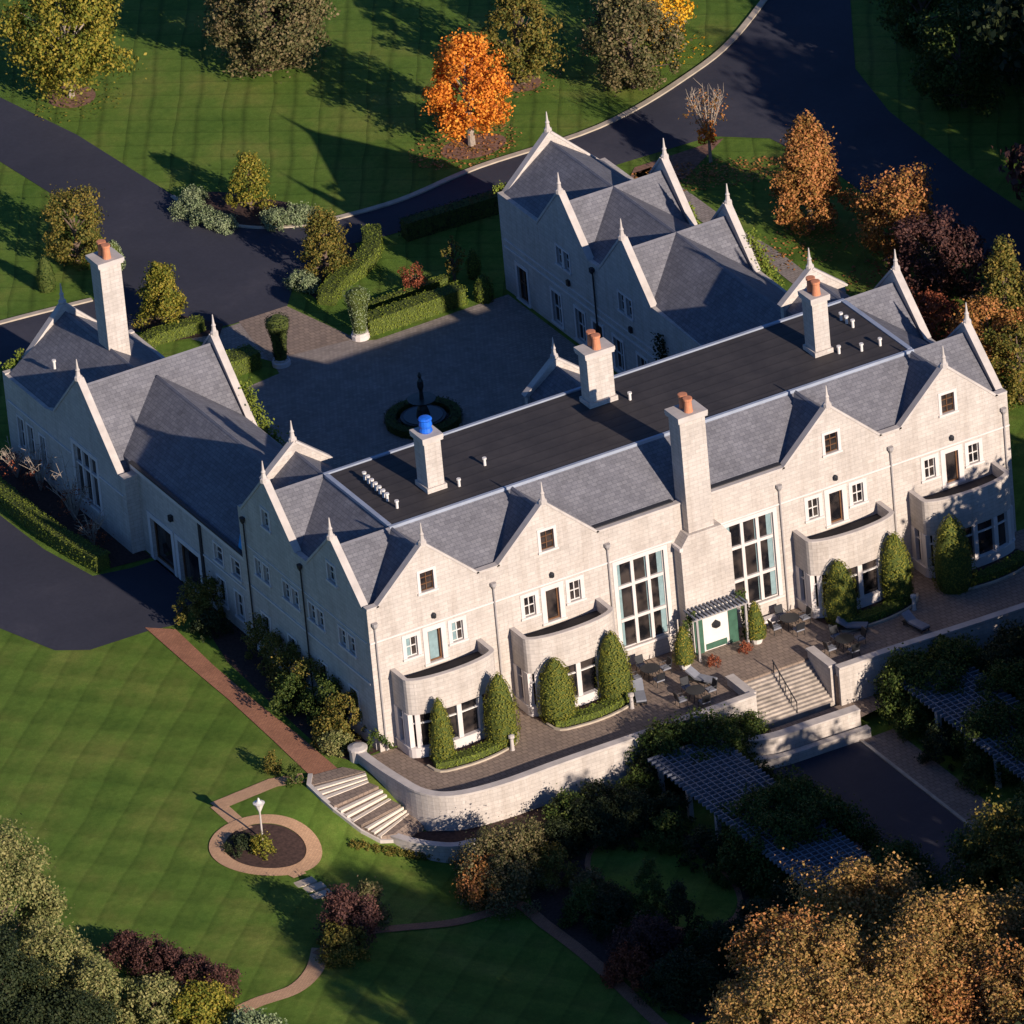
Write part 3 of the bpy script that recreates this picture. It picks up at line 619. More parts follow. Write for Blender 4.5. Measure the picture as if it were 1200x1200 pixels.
chimney(21.8,23.6,10.1,11.2,RZ,16.4,2,cap=.18)
chimney(36.5,37.6,7.2,8.5,RZ,16.7,2,cap=.16)
o=chimney(22.3,24.1,-.7,.7,-.3,16.3,2,cap=.16)
part(MB().prism([(21.5,-.95,-.3),(21.5,-.95,7.4),(22.1,-.95,8.2),(24.5,-.95,8.2),(25.1,-.95,7.4),(25.1,-.95,-.3)],(0,.93,0)),'chimney_breast',STONE,o)
part(MB().box((21.4,-1.0,7.25),(21.65,0,7.5)),'string_course',TRIM)
chimney(4.0,5.5,42.5,43.9,6.0,15.2,2,cap=.2)
# bays ---------------------------------------------------------------
def bay(c):
    hw=3.05; yb=-1.6
    arc=[(-hw,yb)]+[(hw*math.cos(a)*1.0,yb-.8*math.sin(a)) for a in np.linspace(math.pi*.999,.001,19)][1:-1]+[(hw,yb)]
    plan=[(-hw,-.01)]+arc+[(hw,-.01)]; plan=[(c+x,y) for x,y in plan]
    def band(z0,z1,w,pl=plan):
        mb=MB(); 
        ribbon(mb,pl,w,z0,z1); return mb
    root=part(band(3.05,5.42,.26),'bay_window',STONE)
    part(band(.0,.62,.40),'bay_base',TRIM,root); 
    part(band(5.42,5.49,.32),'parapet_coping',COPE,root)
    part(MB().prism([(x*.985+c*.015,y*.985,4.5) for x,y in plan],(0,0,.15)),'balcony_floor',FLAT,root)
    part(band(.62,.74,.52),'sill',TRIM,root)
    # glazing set back and mullions
    inner=[(c+(x-c)*.965,y*.965) for x,y in plan]
    part(band(.74,3.05,.05,inner),'pane',GLASS,root)
    n=len(plan); idx=[1,4,7,10,13,16,19]
    for i in range(1,n-1):
        if i in idx or i in(n-2,):
            x,y=plan[i]; r=.16 if i not in (1,n-2) else .24
            a=Vector(plan[i+1])-Vector(plan[i-1]); a.normalize(); q=Vector((-a.y,a.x)); P=[Vector((x,y))+a*r+q*.17,Vector((x,y))-a*r+q*.17,Vector((x,y))-a*r-q*.17,Vector((x,y))+a*r-q*.17]
            part(MB().prism([(p.x,p.y,.74) for p in P],(0,0,2.31)),'mullion',TRIM,root)
    for s in (-1,1):
        x=c+s*hw
        part(MB().box((x-.17,-.5,.74),(x+.17,-.02,3.05)),'mullion',TRIM,root); part(MB().box((x-.15,-1.25,.74),(x+.15,-1.05,3.05)),'mullion',TRIM,root)
    part(band(2.35,2.43,.12),'transom',WHITEP,root)
for c in (C1+.1,C2+.05,C3-.05,C4-.1): bay(c)
# entrance porch under the great chimney
pr=part(MB().box((21.7,-1.35,0),(24.9,-.96,2.95)),'porch_panel',WHITEP)
part(MB().box((21.75,-1.42,0),(22.35,-1.36,2.8)),'shutter',GREENP,pr); part(MB().box((24.2,-1.42,0),(24.85,-1.36,2.8)),'shutter',GREENP,pr); part(MB().box((22.5,-1.40,.1),(24.0,-1.34,.5)),'planter_trough',GREENP,pr)
part(MB().lathe((23.3,-1.4,1.7),[(.02,-.3),(.28,-.1),(.3,.1),(.02,.32)],10),'wreath',METAL,pr)
mb=MB()
for x in (21.5,25.0):
    mb.box((x-.07,-2.33,0),(x+.07,-2.19,2.95))
mb.box((21.3,-2.35,2.95),(25.2,-2.15,3.1)); mb.box((21.3,-1.3,2.96),(25.2,-1.1,3.1)); part(mb,'porch_frame',PIPE,pr)
mb=MB()
for k in range(14): x=21.3+k*.28; mb.box((x,-2.5,3.105),(x+.11,-.98,3.22))
part(mb,'porch_slat',SLAT,pr)
# turquoise sheet on link eave
mb=MB().prism([(.35,17.3,6.35),(1.6,17.3,7.25),(2.1,18.4,7.6),(.9,18.9,6.8),(.35,18.2,6.35)],(0,0,.16)); tag(mb.build('tarpaulin',TURQ),'turquoise tarpaulin lying on the slate roof beside the side gable','tarpaulin')

# ------------------------------------------------------------------ vegetation
RNG=np.random.default_rng(5)
def leafmesh(name,P,Nn,size,mat,parent=None,aspect=.75,jit=.8):
    n=len(P); r=RNG
    Nn=Nn+r.normal(0,jit,(n,3)); Nn/=np.linalg.norm(Nn,axis=1)[:,None]+1e-9
    T=np.cross(Nn,r.normal(0,1,(n,3))); T/=np.linalg.norm(T,axis=1)[:,None]+1e-9; B=np.cross(Nn,T)
    s=size*r.uniform(.6,1.25,n)[:,None]; bend=Nn*s*.25
    V=np.empty((n,4,3)); V[:,0]=P-T*s*.55; V[:,1]=P-B*s*aspect*.5+bend*.5; V[:,2]=P+T*s*.55; V[:,3]=P+B*s*aspect*.5+bend*.5
    me=bpy.data.meshes.new(name); me.vertices.add(n*4); me.loops.add(n*4); me.polygons.add(n)
    me.vertices.foreach_set('co',V.reshape(-1).astype(np.float32)); me.loops.foreach_set('vertex_index',np.arange(n*4,dtype=np.int32))
    me.polygons.foreach_set('loop_start',np.arange(0,n*4,4,dtype=np.int32)); me.polygons.foreach_set('loop_total',np.full(n,4,dtype=np.int32))
    a=me.attributes.new('tint','FLOAT','FACE'); a.data.foreach_set('value',r.uniform(0,1,n).astype(np.float32))
    me.materials.append(mat); me.update(calc_edges=True); o=bpy.data.objects.new(name,me); COL.objects.link(o)
    if parent: o.parent=parent
    return o
def LS(l): return .72 if l<.45 else 1.
def crownpts(h0,h1,r,shape,dens,clumps,leaf,rag=.22):
    """clumps spread through an uneven crown volume; returns points, normals, clump centres"""
    g=RNG; cs=[]; H_=h1-h0; leaf=leaf*LS(leaf); clumps=int(clumps*1.7)
    for k in range(clumps):
        t=(k+.5)/clumps; t=t**(.8 if shape=='cone' else 1.0); ang=k*2.39996+g.uniform(-.4,.4)
        if shape=='round': pr=math.sqrt(max(0,1-(2*t-1)**2))*.95+.08; pr=min(pr,1)
        elif shape=='cone': pr=(1-t)**.75*.95+.10; pr*= min(1,.55+t*4)
        elif shape=='egg': pr=math.sin(math.pi*min(1,(t*.86+.13)))**.7
        else: pr=math.sqrt(max(0,1-t**2.2))
        rr=r*pr*math.sqrt(g.uniform(.25,1)); rr*=g.uniform(1-rag,1+rag*.5)
        cs.append((rr*math.cos(ang),rr*math.sin(ang),h0+H_*(t*.92+.04)+g.uniform(-.05,.05)*H_, (r*.19+.10)*g.uniform(.5,1.45)*(1 if pr>.3 else .7)))
    P=[];Nn=[]
    for x,y,z,cr in cs:
        n=max(14,int(dens*cr*cr*17/(leaf*leaf))); d=g.normal(0,1,(n,3)); d/=np.linalg.norm(d,axis=1)[:,None]; rad=cr*g.uniform(.2,1.,n)**.6*np.where(g.uniform(0,1,n)<.12,g.uniform(1.1,1.7,n),1.); d=d+np.array([x,y,(z-(h0+h1)/2)])/(r+.1)*.35; ax=g.uniform(.75,1.3,3)
        q=np.array([x,y,z])+d*rad[:,None]*ax; P.append(q); out=q-np.array([0,0,(h0+h1)/2-H_*.1]); out/=np.linalg.norm(out,axis=1)[:,None]+1e-6
        Nn.append(d*.5+out*.6)
    return np.concatenate(P),np.concatenate(Nn),cs
def tree(name,px,h,r,kind,label,cat='tree',group=None,h0=None,shape='round',clumps=46,leaf=.30,dens=1.,trunk=True,loc=None,pale=False,limb=True):
    p=Vector(loc) if loc is not None else at(*px)
    root=empty(name,(p.x,p.y,p.z-.05),label,cat,group); h0=h*.2 if h0 is None else h0
    P,Nn,cs=crownpts(h0,h,r,shape,dens,clumps,leaf); crown=leafmesh('crown' if trunk else 'foliage',P,Nn,leaf*LS(leaf),LF[kind],root)
    if trunk:
        mb=MB(); tr=.035*h**.9+.05
        lean=random.uniform(-.02,.02)*h
        mb.tube([(0,0,0),(lean*.3,0,h0),(lean,lean*.5,h*.6),(lean,lean,h*.9)],[tr,tr*.8,tr*.45,.03],8)
        if limb:
            for c in cs[::max(1,len(cs)//14)]:
                z0=max(h0*.8,c[2]*.62); mb.tube([(lean*.5,0,z0),(c[0]*.5,c[1]*.5,(z0+c[2])/2+.1),(c[0],c[1],c[2])],[tr*.38,tr*.22,.02],5)
        o=mb.build('trunk',PALEBARK if pale else BARK,root,uv=False)
    return root
G1g='trees scattered over the north lawn'
tree('maple_tree',(83,113),9.2,3.8,'yellowgreen','tall yellow green tree in a round mulch bed at the top left',group=G1g,h0=1.6,shape='egg',clumps=60,pale=True,leaf=.34)
tree('spreading_tree',(318,76),9.0,4.3,'plumgrey','broad low grey green tree at the top edge with litter below it',group=G1g,h0=.6,shape='round',clumps=80,leaf=.32)
tree('maple_tree',(553,170),8.1,2.7,'orange','bright orange maple with a thin pale trunk beside the road',group=G1g,h0=1.5,shape='egg',clumps=50,pale=True,leaf=.30,dens=1.2)
tree('lawn_tree',(612,98),7.4,2.5,'olive','olive green tree with rusty tips just behind the orange maple',group=G1g,h0=.9,shape='egg',clumps=44,leaf=.3)
tree('lawn_tree',(742,102),7.4,3.1,'plumgrey','brownish olive tree near the curved road kerb at the top',group=G1g,h0=.6,shape='egg',clumps=50,leaf=.3)
tree('maple_tree',(772,45),5.6,2.4,'yellow','golden yellow tree at the top edge behind the brownish olive tree',group=G1g,h0=.6,shape='round',clumps=30,leaf=.3)
tree('lawn_tree',(295,246),4.3,1.7,'yellowgreen','small cone shaped tree in the dark bed beside the north drive',group=G1g,h0=.35,shape='cone',clumps=34,leaf=.22)
tree('lawn_tree',(92,308),5.2,2.1,'olive','small bushy olive tree left of the drive behind the big chimney',group=G1g,h0=.3,shape='round',clumps=36,leaf=.24)
tree('lawn_tree',(192,380),4.6,1.85,'yellowgreen','small pointed yellow green tree beside the court entrance',h0=.25,shape='cone',clumps=40,leaf=.22,group='small trees beside the court entrance')
tree('lawn_tree',(384,322),4.8,1.9,'olive','small orange olive tree on the right of the court entrance',h0=.3,shape='cone',clumps=36,leaf=.22,group='small trees beside the court entrance')
tree('young_tree',(533,330),3.4,.7,'olive','slender young tree behind the long court hedge',h0=.5,shape='egg',clumps=16,leaf=.2)
tree('young_tree',(487,345),1.9,.9,'rust','small reddish standard tree among the low court hedges',h0=.9,shape='round',clumps=12,leaf=.18)
for px_,h_,lb_ in (((1130,125),7,'dark tree left of the others beyond the east road'),((1185,95),8,'dark tree at the top right edge beyond the east road'),((1085,60),7,'dark tree at the top edge beyond the east road')): tree('grove_tree',px_,h_,3.0,'green',lb_,group='dark trees beyond the east road',h0=.6,shape='egg',clumps=40,leaf=.32)
G2g='autumn trees between the house and the east road'
tree('maple_tree',(951,268),8.2,2.6,'tan','tall tan orange tree beyond the right wing gables',group=G2g,h0=.5,shape='cone',clumps=64,leaf=.28)
tree('maple_tree',(1056,300),5.8,2.8,'tan','rounded orange and green tree beside the east road',group=G2g,h0=.5,shape='round',clumps=44,leaf=.28)
tree('plum_tree',(1092,345),5.4,2.6,'plum','dark purple tree below the rounded orange tree',group=G2g,h0=.4,clumps=40,leaf=.28)
tree('plum_tree',(1138,350),5.0,1.6,'plum','narrow dark purple tree nearest the east road',group=G2g,h0=.4,clumps=24,leaf=.28)
tree('red_shrub',(1100,405),3.2,2.4,'rust','low red shrub beside the far right gable','shrub',trunk=False,h0=.1,shape='dome',clumps=30,leaf=.24)
tree('cypress_tree',(1182,410),8.2,2.0,'olive','tall olive green pointed tree at the right edge',group=G2g,h0=.3,shape='cone',clumps=46,leaf=.26)
tree('autumn_tree',(1160,440),5.4,2.3,'tan','tan brown tree at the right edge beside the last gable',group=G2g,h0=.3,clumps=40,leaf=.26)
tree('autumn_tree',(1197,470),5.6,2.2,'olive','dull brown green tree at the right edge under the pointed tree',group=G2g,h0=.3,clumps=30,leaf=.26)
# bare tree
p=at(833,190); root=empty('bare_tree',(p.x,p.y,0),'nearly bare tree with a few orange leaves on its lower branches','tree'); mb=MB(); mb.tube([(0,0,0),(0,0,1.8)],[.13,.10],8)
g=random.Random(3); tips=[]
for k in range(16):
    a=k*2.4; s=g.uniform(.15,.5); p1=Vector((math.cos(a)*s*2,math.sin(a)*s*2,1.9+g.uniform(1.2,2.4))); p2=p1+Vector((math.cos(a)*.7*s*2,math.sin(a)*.7*s*2,g.uniform(1.0,2.0)))
    mb.tube([(0,0,1.5+g.uniform(0,.4)),p1,p2],[.06,.035,.012],5); tips.append(p1)
    for j in range(4):
        q=p1.lerp(p2,g.random()); mb.tube([q,q+Vector((g.uniform(-.6,.6),g.uniform(-.6,.6),g.uniform(.2,.9)))],[.02,.008],4)
mb.build('trunk',PALEBARK,root,uv=False)
P,Nn,_=crownpts(1.5,2.9,.55,'round',1,9,.2); leafmesh('crown',P,Nn,.2,LF['orange'],root); P,Nn,_=crownpts(3.0,5.0,1.5,'round',.02,20,.18); leafmesh('foliage',P,Nn,.16,LF['tan'],root)
# bare shrubs in front of the west wing
for i,(px,h) in enumerate([((48,575),3.6),((88,610),4.2),((20,560),3.0),((110,640),2.6)]):
    p=at(*px); root=empty('bare_shrub',(p.x,p.y,0),['leafless shrub with tangled pale twigs below the corner windows','tallest leafless shrub in front of the tall mullioned window','leafless shrub nearest the left picture edge','lowest leafless shrub beside the garage corner'][i],'shrub','leafless shrubs in the west bed'); mb=MB(); g=random.Random(10+i)
    for k in range(18):
        a=g.uniform(0,6.28); s=g.uniform(.2,1)*h*.35; p1=Vector((math.cos(a)*s*.5,math.sin(a)*s*.5,h*g.uniform(.3,.5))); p2=p1+Vector((math.cos(a)*s,math.sin(a)*s,h*g.uniform(.1,.5))); mb.tube([(0,0,0),p1,p2],[.05,.03,.012],5)
        for j in range(4):
            q=p1.lerp(p2,g.random()); mb.tube([q,q+Vector((g.uniform(-.5,.5),g.uniform(-.5,.5),g.uniform(-.1,.6)))],[.02,.01],4)
    mb.build('stem',PALEBARK,root,uv=False)
    P,Nn,_=crownpts(.2,h*.6,h*.35,'dome',.05,10,.16); leafmesh('foliage',P,Nn,.15,LF['rust'],root)
# west foundation shrubs
WS=[((232,730),2.2,1.1,'olive'),((250,722),2.0,.9,'olive'),((246,745),1.2,.9,'dark'),((308,770),2.2,.9,'olive'),((325,790),2.2,1.0,'olive'),((345,805),2.4,1.2,'olive'),((345,835),2.0,1.1,'green'),((368,822),2.4,1.2,'olive'),((388,848),2.4,1.3,'green'),((410,862),2.3,1.2,'olive'),((396,880),1.0,.9,'spruce'),((385,868),1.3,.9,'olive')]
WL=['first bushy shrub by the garage end of the side wall','second small bushy shrub by the garage end of the side wall','dark low shrub under the first pair of side shrubs','leftmost shrub of the long row by the gabled side wall','second shrub of the long row by the gabled side wall','third shrub of the long row, tall with golden tips','green shrub leaning over the brick path edge','middle shrub of the long row by the side wall','green shrub near the front corner of the house','big shrub next to the pale front corner pier','low pale shrub beside the stepped walk landing','low shrub between the brick path and the tall row']
for (px,h,r,k),lb in zip(WS,WL): tree('shrub',px,h*1.3,r*1.2,k,lb,'shrub','shrubs along the west wall',h0=.1,shape='dome',clumps=22,leaf=.19,trunk=False)
# south garden shrubs
SG=[('shrub',(600,1042),4.0,3.0,'plumgrey','large domed brown grey shrub below the curved terrace wall'),('shrub',(572,1052),2.6,1.8,'tan','tan shrub at the front of the large domed shrub'),('shrub',(648,1035),2.5,1.5,'olive','olive shrub right of the large domed shrub'),
 ('shrub',(412,1105),3.4,2.0,'plum','reddish shrub where the two brick paths meet'),('shrub',(402,1125),2.2,1.6,'olive','olive shrub in front of the reddish path shrub'),('shrub',(432,1080),2.6,1.4,'plumgrey','grey pink shrub behind the reddish path shrub'),
 ('yew_bush',(765,1085),4.6,1.5,'green','upright dark green yew in the sunken garden'),('yew_bush',(800,1100),4.0,1.4,'dark','darker upright yew right of the green one'),('shrub',(722,1090),2.6,1.7,'dark','dark shrub beside the angled brick path'),('shrub',(688,1080),2.4,1.5,'green','green shrub behind the corner of the brick path'),
 ('shrub',(700,985),2.6,1.9,'dark','dark shrub under the terrace wall left of the pergola'),('shrub',(668,975),2.6,1.6,'green','green shrub against the terrace wall'),('shrub',(740,975),2.4,2.0,'dark','dark low shrub between wall and pergola'),('shrub',(655,1000),2.0,1.5,'dark','dark shrub behind the large domed shrub'),
 ('shrub',(760,1130),3.0,2.2,'plum','plum coloured shrub in the shaded garden'),('shrub',(800,1170),3.0,2.4,'dark','dark shrub in the lowest shaded bed'),('shrub',(740,1150),2.2,1.6,'rust','rusty shrub in the shaded garden'),('shrub',(850,1130),2.6,2.0,'dark','dark shrub right of the oval lawn'),
 ('shrub',(870,880),2.4,2.0,'green','green climber mass over the upper pergola end'),('shrub',(690,1050),1.6,1.3,'plumgrey','small grey shrub behind the path corner')]
for nm,px,h,r,k,lb in SG: tree(nm,px,h,r,k,lb,'shrub','shrubs in the lower garden',h0=.1,shape='dome' if 'yew' not in nm else 'cone',clumps=34 if r>1.7 else 22,leaf=.2,trunk=False)
# lower left foreground trees
FG=[((10,1125),8.5,3.4,'spruce','tall silvery green tree at the lower left picture edge'),((62,1190),6.0,2.6,'spruce','pale silvery tree second from the lower left edge'),((0,1230),7.5,3.6,'dark','dark green tree in the lower left corner'),((120,1215),5.0,2.2,'spruce','pale tipped tree at the bottom beside the dark red shrubs'),((185,1215),3.8,2.0,'spruce','low silvery tree at the bottom under the dark red shrubs'),((240,1215),3.4,2.0,'yellowgreen','yellow green low tree beside the curved brick path'),((300,1235),2.6,1.8,'sage','pale sage bush at the bottom beside the brick path'),((95,1250),4.6,2.6,'dark','dark tree in the bottom left between the silvery ones'),((40,1270),5.0,3.0,'dark','dark tree under the silvery trees in the corner')]
for px,h,r,k,lb in FG: tree('garden_tree',px,h,r,k,lb,'tree','trees in the lower left foreground',h0=.3,shape='egg',clumps=60,leaf=.24)
RL=['dark red shrub at the left end of the lawn edge row','second dark red shrub on the lawn edge','third dark red shrub on the lawn edge','fourth dark red shrub on the lawn edge','last dark red shrub towards the curved path']
for i,px in enumerate([(150,1125),(175,1135),(202,1142),(230,1155),(258,1168)]): tree('red_shrub',px,1.9,1.25,'plum',RL[i],'shrub','dark red shrubs on the lawn edge',h0=.05,shape='dome',clumps=20,leaf=.18,trunk=False)
# bottom right foreground trees
BR=[((1010,1035),13.5,4.0,'autumn','largest golden orange tree at the bottom right'),((1105,1085),18,4.6,'autumn','golden tree right of the largest one at the bottom'),((1190,962),15,3.6,'olive','olive green tree at the right edge above the golden ones'),((908,1095),18,3.2,'tan','reddish brown tree at the left of the golden group'),((1190,1075),16,4.4,'autumn','golden tree in the bottom right corner'),((958,1120),18.5,4.0,'autumn','golden tree between the reddish one and the largest one'),((1150,985),12,2.6,'green','green tree beside the lower drive at the right edge'),
 ((1055,1140),18.5,4.4,'autumn','lower golden tree under the largest one'),((905,1170),19,3.9,'autumn','golden green tree at the bottom edge left of the group'),((1140,1165),17.5,4.6,'tan','brownish tree at the bottom edge right of centre of the group'),((985,1185),19,4.4,'autumn','golden tree at the bottom edge below the largest one'),((1200,1165),18,4.5,'autumn','golden tree cut by the bottom right corner')]
for (tx,ty),h,r,k,lb in BR: tree('autumn_tree',(tx+1.5*h,ty+16.4*h),h,r,k,lb,'tree','autumn trees at the bottom right',h0=h*.3,shape='round',clumps=90,leaf=.27,dens=.8)
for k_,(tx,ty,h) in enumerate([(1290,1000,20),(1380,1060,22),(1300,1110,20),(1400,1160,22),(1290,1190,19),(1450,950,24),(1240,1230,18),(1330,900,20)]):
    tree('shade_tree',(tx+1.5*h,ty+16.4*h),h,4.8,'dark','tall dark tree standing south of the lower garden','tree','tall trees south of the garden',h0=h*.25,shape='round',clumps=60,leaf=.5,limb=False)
# trees around that shade the garden and the north-east road
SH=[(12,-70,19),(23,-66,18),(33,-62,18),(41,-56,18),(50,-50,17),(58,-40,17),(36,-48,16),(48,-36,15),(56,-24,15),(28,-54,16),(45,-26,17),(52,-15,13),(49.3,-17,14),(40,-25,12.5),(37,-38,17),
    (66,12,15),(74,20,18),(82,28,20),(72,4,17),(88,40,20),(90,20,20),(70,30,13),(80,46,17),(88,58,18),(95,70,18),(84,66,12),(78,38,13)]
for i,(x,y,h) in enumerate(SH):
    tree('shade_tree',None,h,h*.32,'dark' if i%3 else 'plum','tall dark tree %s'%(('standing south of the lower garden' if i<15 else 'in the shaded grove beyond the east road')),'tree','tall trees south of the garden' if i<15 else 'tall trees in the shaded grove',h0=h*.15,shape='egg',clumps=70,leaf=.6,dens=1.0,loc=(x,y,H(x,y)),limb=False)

def litter(px,rx,ry,n,kind,rot=0):
    c=at(*px); a=RNG.uniform(0,math.tau,n); q=np.sqrt(RNG.uniform(0,1,n))**1.3; x=rx*q*np.cos(a); y=ry*q*np.sin(a); cr,sr=math.cos(rot),math.sin(rot)
    P=np.stack([c.x+x*cr-y*sr,c.y+x*sr+y*cr,np.full(n,.05)+RNG.uniform(0,.03,n)],1); o=leafmesh('fallen_leaves',P,np.tile([0,0,1.],(n,1)),.2,LF[kind],jit=.25); o['kind']='stuff'
litter((545,172),4.2,3.0,700,'tan'); litter((835,205),6.5,2.2,900,'tan',-.45); litter((612,98),3,2.2,180,'tan'); litter((940,290),4,3,260,'tan'); litter((1050,320),4,3,240,'rust'); litter((90,120),3.5,3,220,'yellowgreen'); litter((772,60),4,3,260,'yellow')
# clipped hedges and topiary
def hedge(name,pts,w,z0,z1,kind,label,cat='hedge',group=None,leaf=.115,closed=False,dens=1.,flat=None):
    H=(lambda x,y:flat) if flat is not None else globals()['H']
    p0=pts[0]; root=empty(name,(p0[0],p0[1],H(*p0)),label,cat,group)
    P=[];Nn=[]; n=len(pts)
    mb=MB(); ribbon(mb,pts,w-.12,z0,z1-.07,closed,drape=flat is None); o=mb.build('hedge_body',HB,uv=False); o.parent=root; o.matrix_parent_inverse=Matrix.Translation(root.location).inverted()
    for i in range(n if closed else n-1):
        a=Vector((*pts[i],0)); b=Vector((*pts[(i+1)%n],0)); l=(b-a).length; t=(b-a)/l; q=Vector((-t.y,t.x,0)); h=z1-z0
        k=int(dens*l*(w+2*h)*3.2/(leaf*leaf)*.32); s=RNG.uniform(-.02,1.02,k); c=RNG.uniform(0,w+2*h,k)
        for ss_,cc in zip(s,c):
            base=a+t*l*ss_
            if cc<w: pp=base+q*(cc-w/2)+Vector((0,0,z1)); nn=Vector((0,0,1))
            elif cc<w+h: pp=base+q*(w/2)+Vector((0,0,z0+cc-w)); nn=q
            else: pp=base-q*(w/2)+Vector((0,0,z0+cc-w-h)); nn=-q
            P.append((pp.x,pp.y,pp.z+H(pp.x,pp.y))); Nn.append(nn)
    for e,sg in ((pts[0],-1),(pts[-1],1)):
        if closed: break
        t=Vector(pts[1])-Vector(pts[0]) if sg<0 else Vector(pts[-1])-Vector(pts[-2]); t.normalize(); k=int(w*(z1-z0)*1.1/(leaf*leaf))
        for _ in range(k):
            u=RNG.uniform(-w/2,w/2); z=RNG.uniform(z0,z1); P.append((e[0]-t.y*u+sg*t.x*.0,e[1]+t.x*u,z+H(*e))); Nn.append(Vector((t.x*sg,t.y*sg,0)))
    P=np.array(P)+RNG.normal(0,.035,(len(P),3)); o=leafmesh('foliage',P,np.array([tuple(v) for v in Nn]),leaf,LF[kind],jit=.32); o.parent=root; o.matrix_parent_inverse=Matrix.Translation(root.location).inverted(); return root
HB=plain('hedge_interior',(.06,.08,.014),.9,.3,6)
def topiary(name,p,h,r,kind,label,cat,group=None,prof=None,leaf=.11,z=0):
    root=empty(name,(p[0],p[1],z),label,cat,group); prof=prof or [(0,.86),(.12,.98),(.35,1),(.6,.86),(.8,.62),(.93,.34),(1,.04)]
    mb=MB().lathe((0,0,0),[(r*q*.87,h*t*.97) for t,q in prof],16); b=mb.build('topiary_body',HB,root,uv=False)
    P=[];Nn=[]
    ts=np.array([t for t,q in prof]); qs=np.array([q for t,q in prof]); k=int(6.3*r*h*1.0/(leaf*leaf)*.95)
    t=RNG.uniform(0,1,k); t=t[RNG.uniform(0,1,k)<np.interp(t,ts,qs)+.12]; a=RNG.uniform(0,math.tau,len(t)); ph=RNG.uniform(0,6,3); rr=r*np.interp(t,ts,qs)*(1+RNG.normal(0,.035,len(t))+.05*np.sin(2*a+ph[0]+3*t)+.035*np.sin(5*a+7*t+ph[1])+.03*np.sin(11*t+ph[2]))
    P=np.stack([rr*np.cos(a),rr*np.sin(a),h*t],1); sl=-np.gradient(np.interp(np.linspace(0,1,50),ts,qs))*50*r/h; nz=np.interp(t,np.linspace(0,1,50),sl)
    Nn=np.stack([np.cos(a),np.sin(a),nz],1); Nn/=np.linalg.norm(Nn,axis=1)[:,None]; leafmesh('foliage',P,Nn,leaf,LF[kind],root,jit=.30); return root
cone=[(0,.95),(.1,1),(.3,.95),(.55,.78),(.8,.52),(.94,.3),(1,.05)]
TL=['narrow cone topiary before the leftmost bay','tall blunt topiary at the right of the leftmost bay','broad domed topiary before the second bay','tall blunt topiary at the right of the second bay','domed topiary before the third bay from the left','tall blunt topiary at the right of the third bay','largest domed topiary before the rightmost bay']
TP=[((520,890),4.4,.85,cone),((590,870),5.0,1.08,None),((655,840),4.3,1.25,None),((722,818),4.8,1.15,None),((986,718),4.3,1.15,None),((1052,700),4.9,1.1,None),((1119,688),5.2,1.35,None)]
for (px,h,r,pf),lb in zip(TP,TL):
    p=at(*px,0); yy=min(p.y,-3.0); topiary('topiary',(p.x+(yy-p.y)*.5,yy),h,r,'topiary',lb,'topiary','clipped topiaries along the terrace front',pf,z=.02)
BL=['leftmost','second','third','rightmost']
for i,c in enumerate((C1+.1,C2+.05,C3-.05,C4-.1)):
    pts=[(c-2.6,-3.7),(c-1.2,-4.05),(c+.2,-4.1),(c+1.6,-3.9),(c+2.9,-3.4)]
    sheet('planting_bed',[(c-2.9,-3.2)]+[(x,y-.75) for x,y in pts]+[(c+3.6,-3.2),(c+3.2,-2.0),(c-3.2,-2.0)],.045,MULCH,flat=0)
    mb=MB(); ribbon(mb,smoothpts([(c-2.9,-3.3)]+[(x,y-.75) for x,y in pts]+[(c+3.6,-3.2)],3),.16,0,.14); struct('bed_edging',mb,KERB)
    hedge('box_hedge',smoothpts(pts,3),.9,.03,.55,'hedge','low clipped hedge under the %s bay'%BL[i],'hedge','low hedges at the foot of the bays',flat=0)
# court hedges
hedge('court_hedge',[(25.9,49.6),(33.2,49.7)],1.35,0,1.25,'hedge','long bright clipped hedge at the far side of the court')
hedge('court_hedge',[(15.6,50.3),(18.0,50.3)],1.6,0,1.25,'hedge','short bright clipped hedge left of the court entrance')
hedge('court_hedge',[(11.5,56),(14,57.2),(17.5,57)],1.0,0,.9,'hedge','low hedge behind the pointed yellow green tree')
hedge('scroll_hedge',smoothpts([xy(*p) for p in [(383,358),(398,338),(424,318),(437,298),(436,278)]],5),1.25,0,1.0,'hedge','broad winding clipped hedge right of the court entrance')
hedge('parterre_hedge',[(27.0,52.4),(33.8,52.6)],.6,0,.6,'hedge','low narrow hedge behind the long court hedge')
hedge('drive_hedge',smoothpts([(-4.0,52),(-4.1,44),(-3.9,37),(-3.1,31.5)],4),1.15,0,1.1,'hedge','long clipped hedge between the garage drive and the west wing')
hedge('roadside_hedge',[(34.5,60.0),(43.5,59.7)],1.1,0,1.4,'dark','dark hedge along the road beside the north gable')
for p,lb in (((19.3,49.2),'dark urn shaped topiary on the left of the court entrance'),((25.3,49.3),'lighter column topiary on the right of the court entrance')):
    topiary('gate_topiary',p,3.3,.85,'dark' if p[0]<20 else 'sage',lb,'topiary','topiaries flanking the court entrance',[(0,.55),(.3,.6),(.62,.75),(.75,1),(.9,1),(1,.4)],z=.45)
    tag(MB().lathe((p[0],p[1],0),[(.62,0),(.62,.3),(.5,.36),(.55,.5)],12).build('stone_planter',TRIM),'round stone planter under the %s court topiary'%('left' if p[0]<20 else 'right'),'planter','planters at the court entrance')
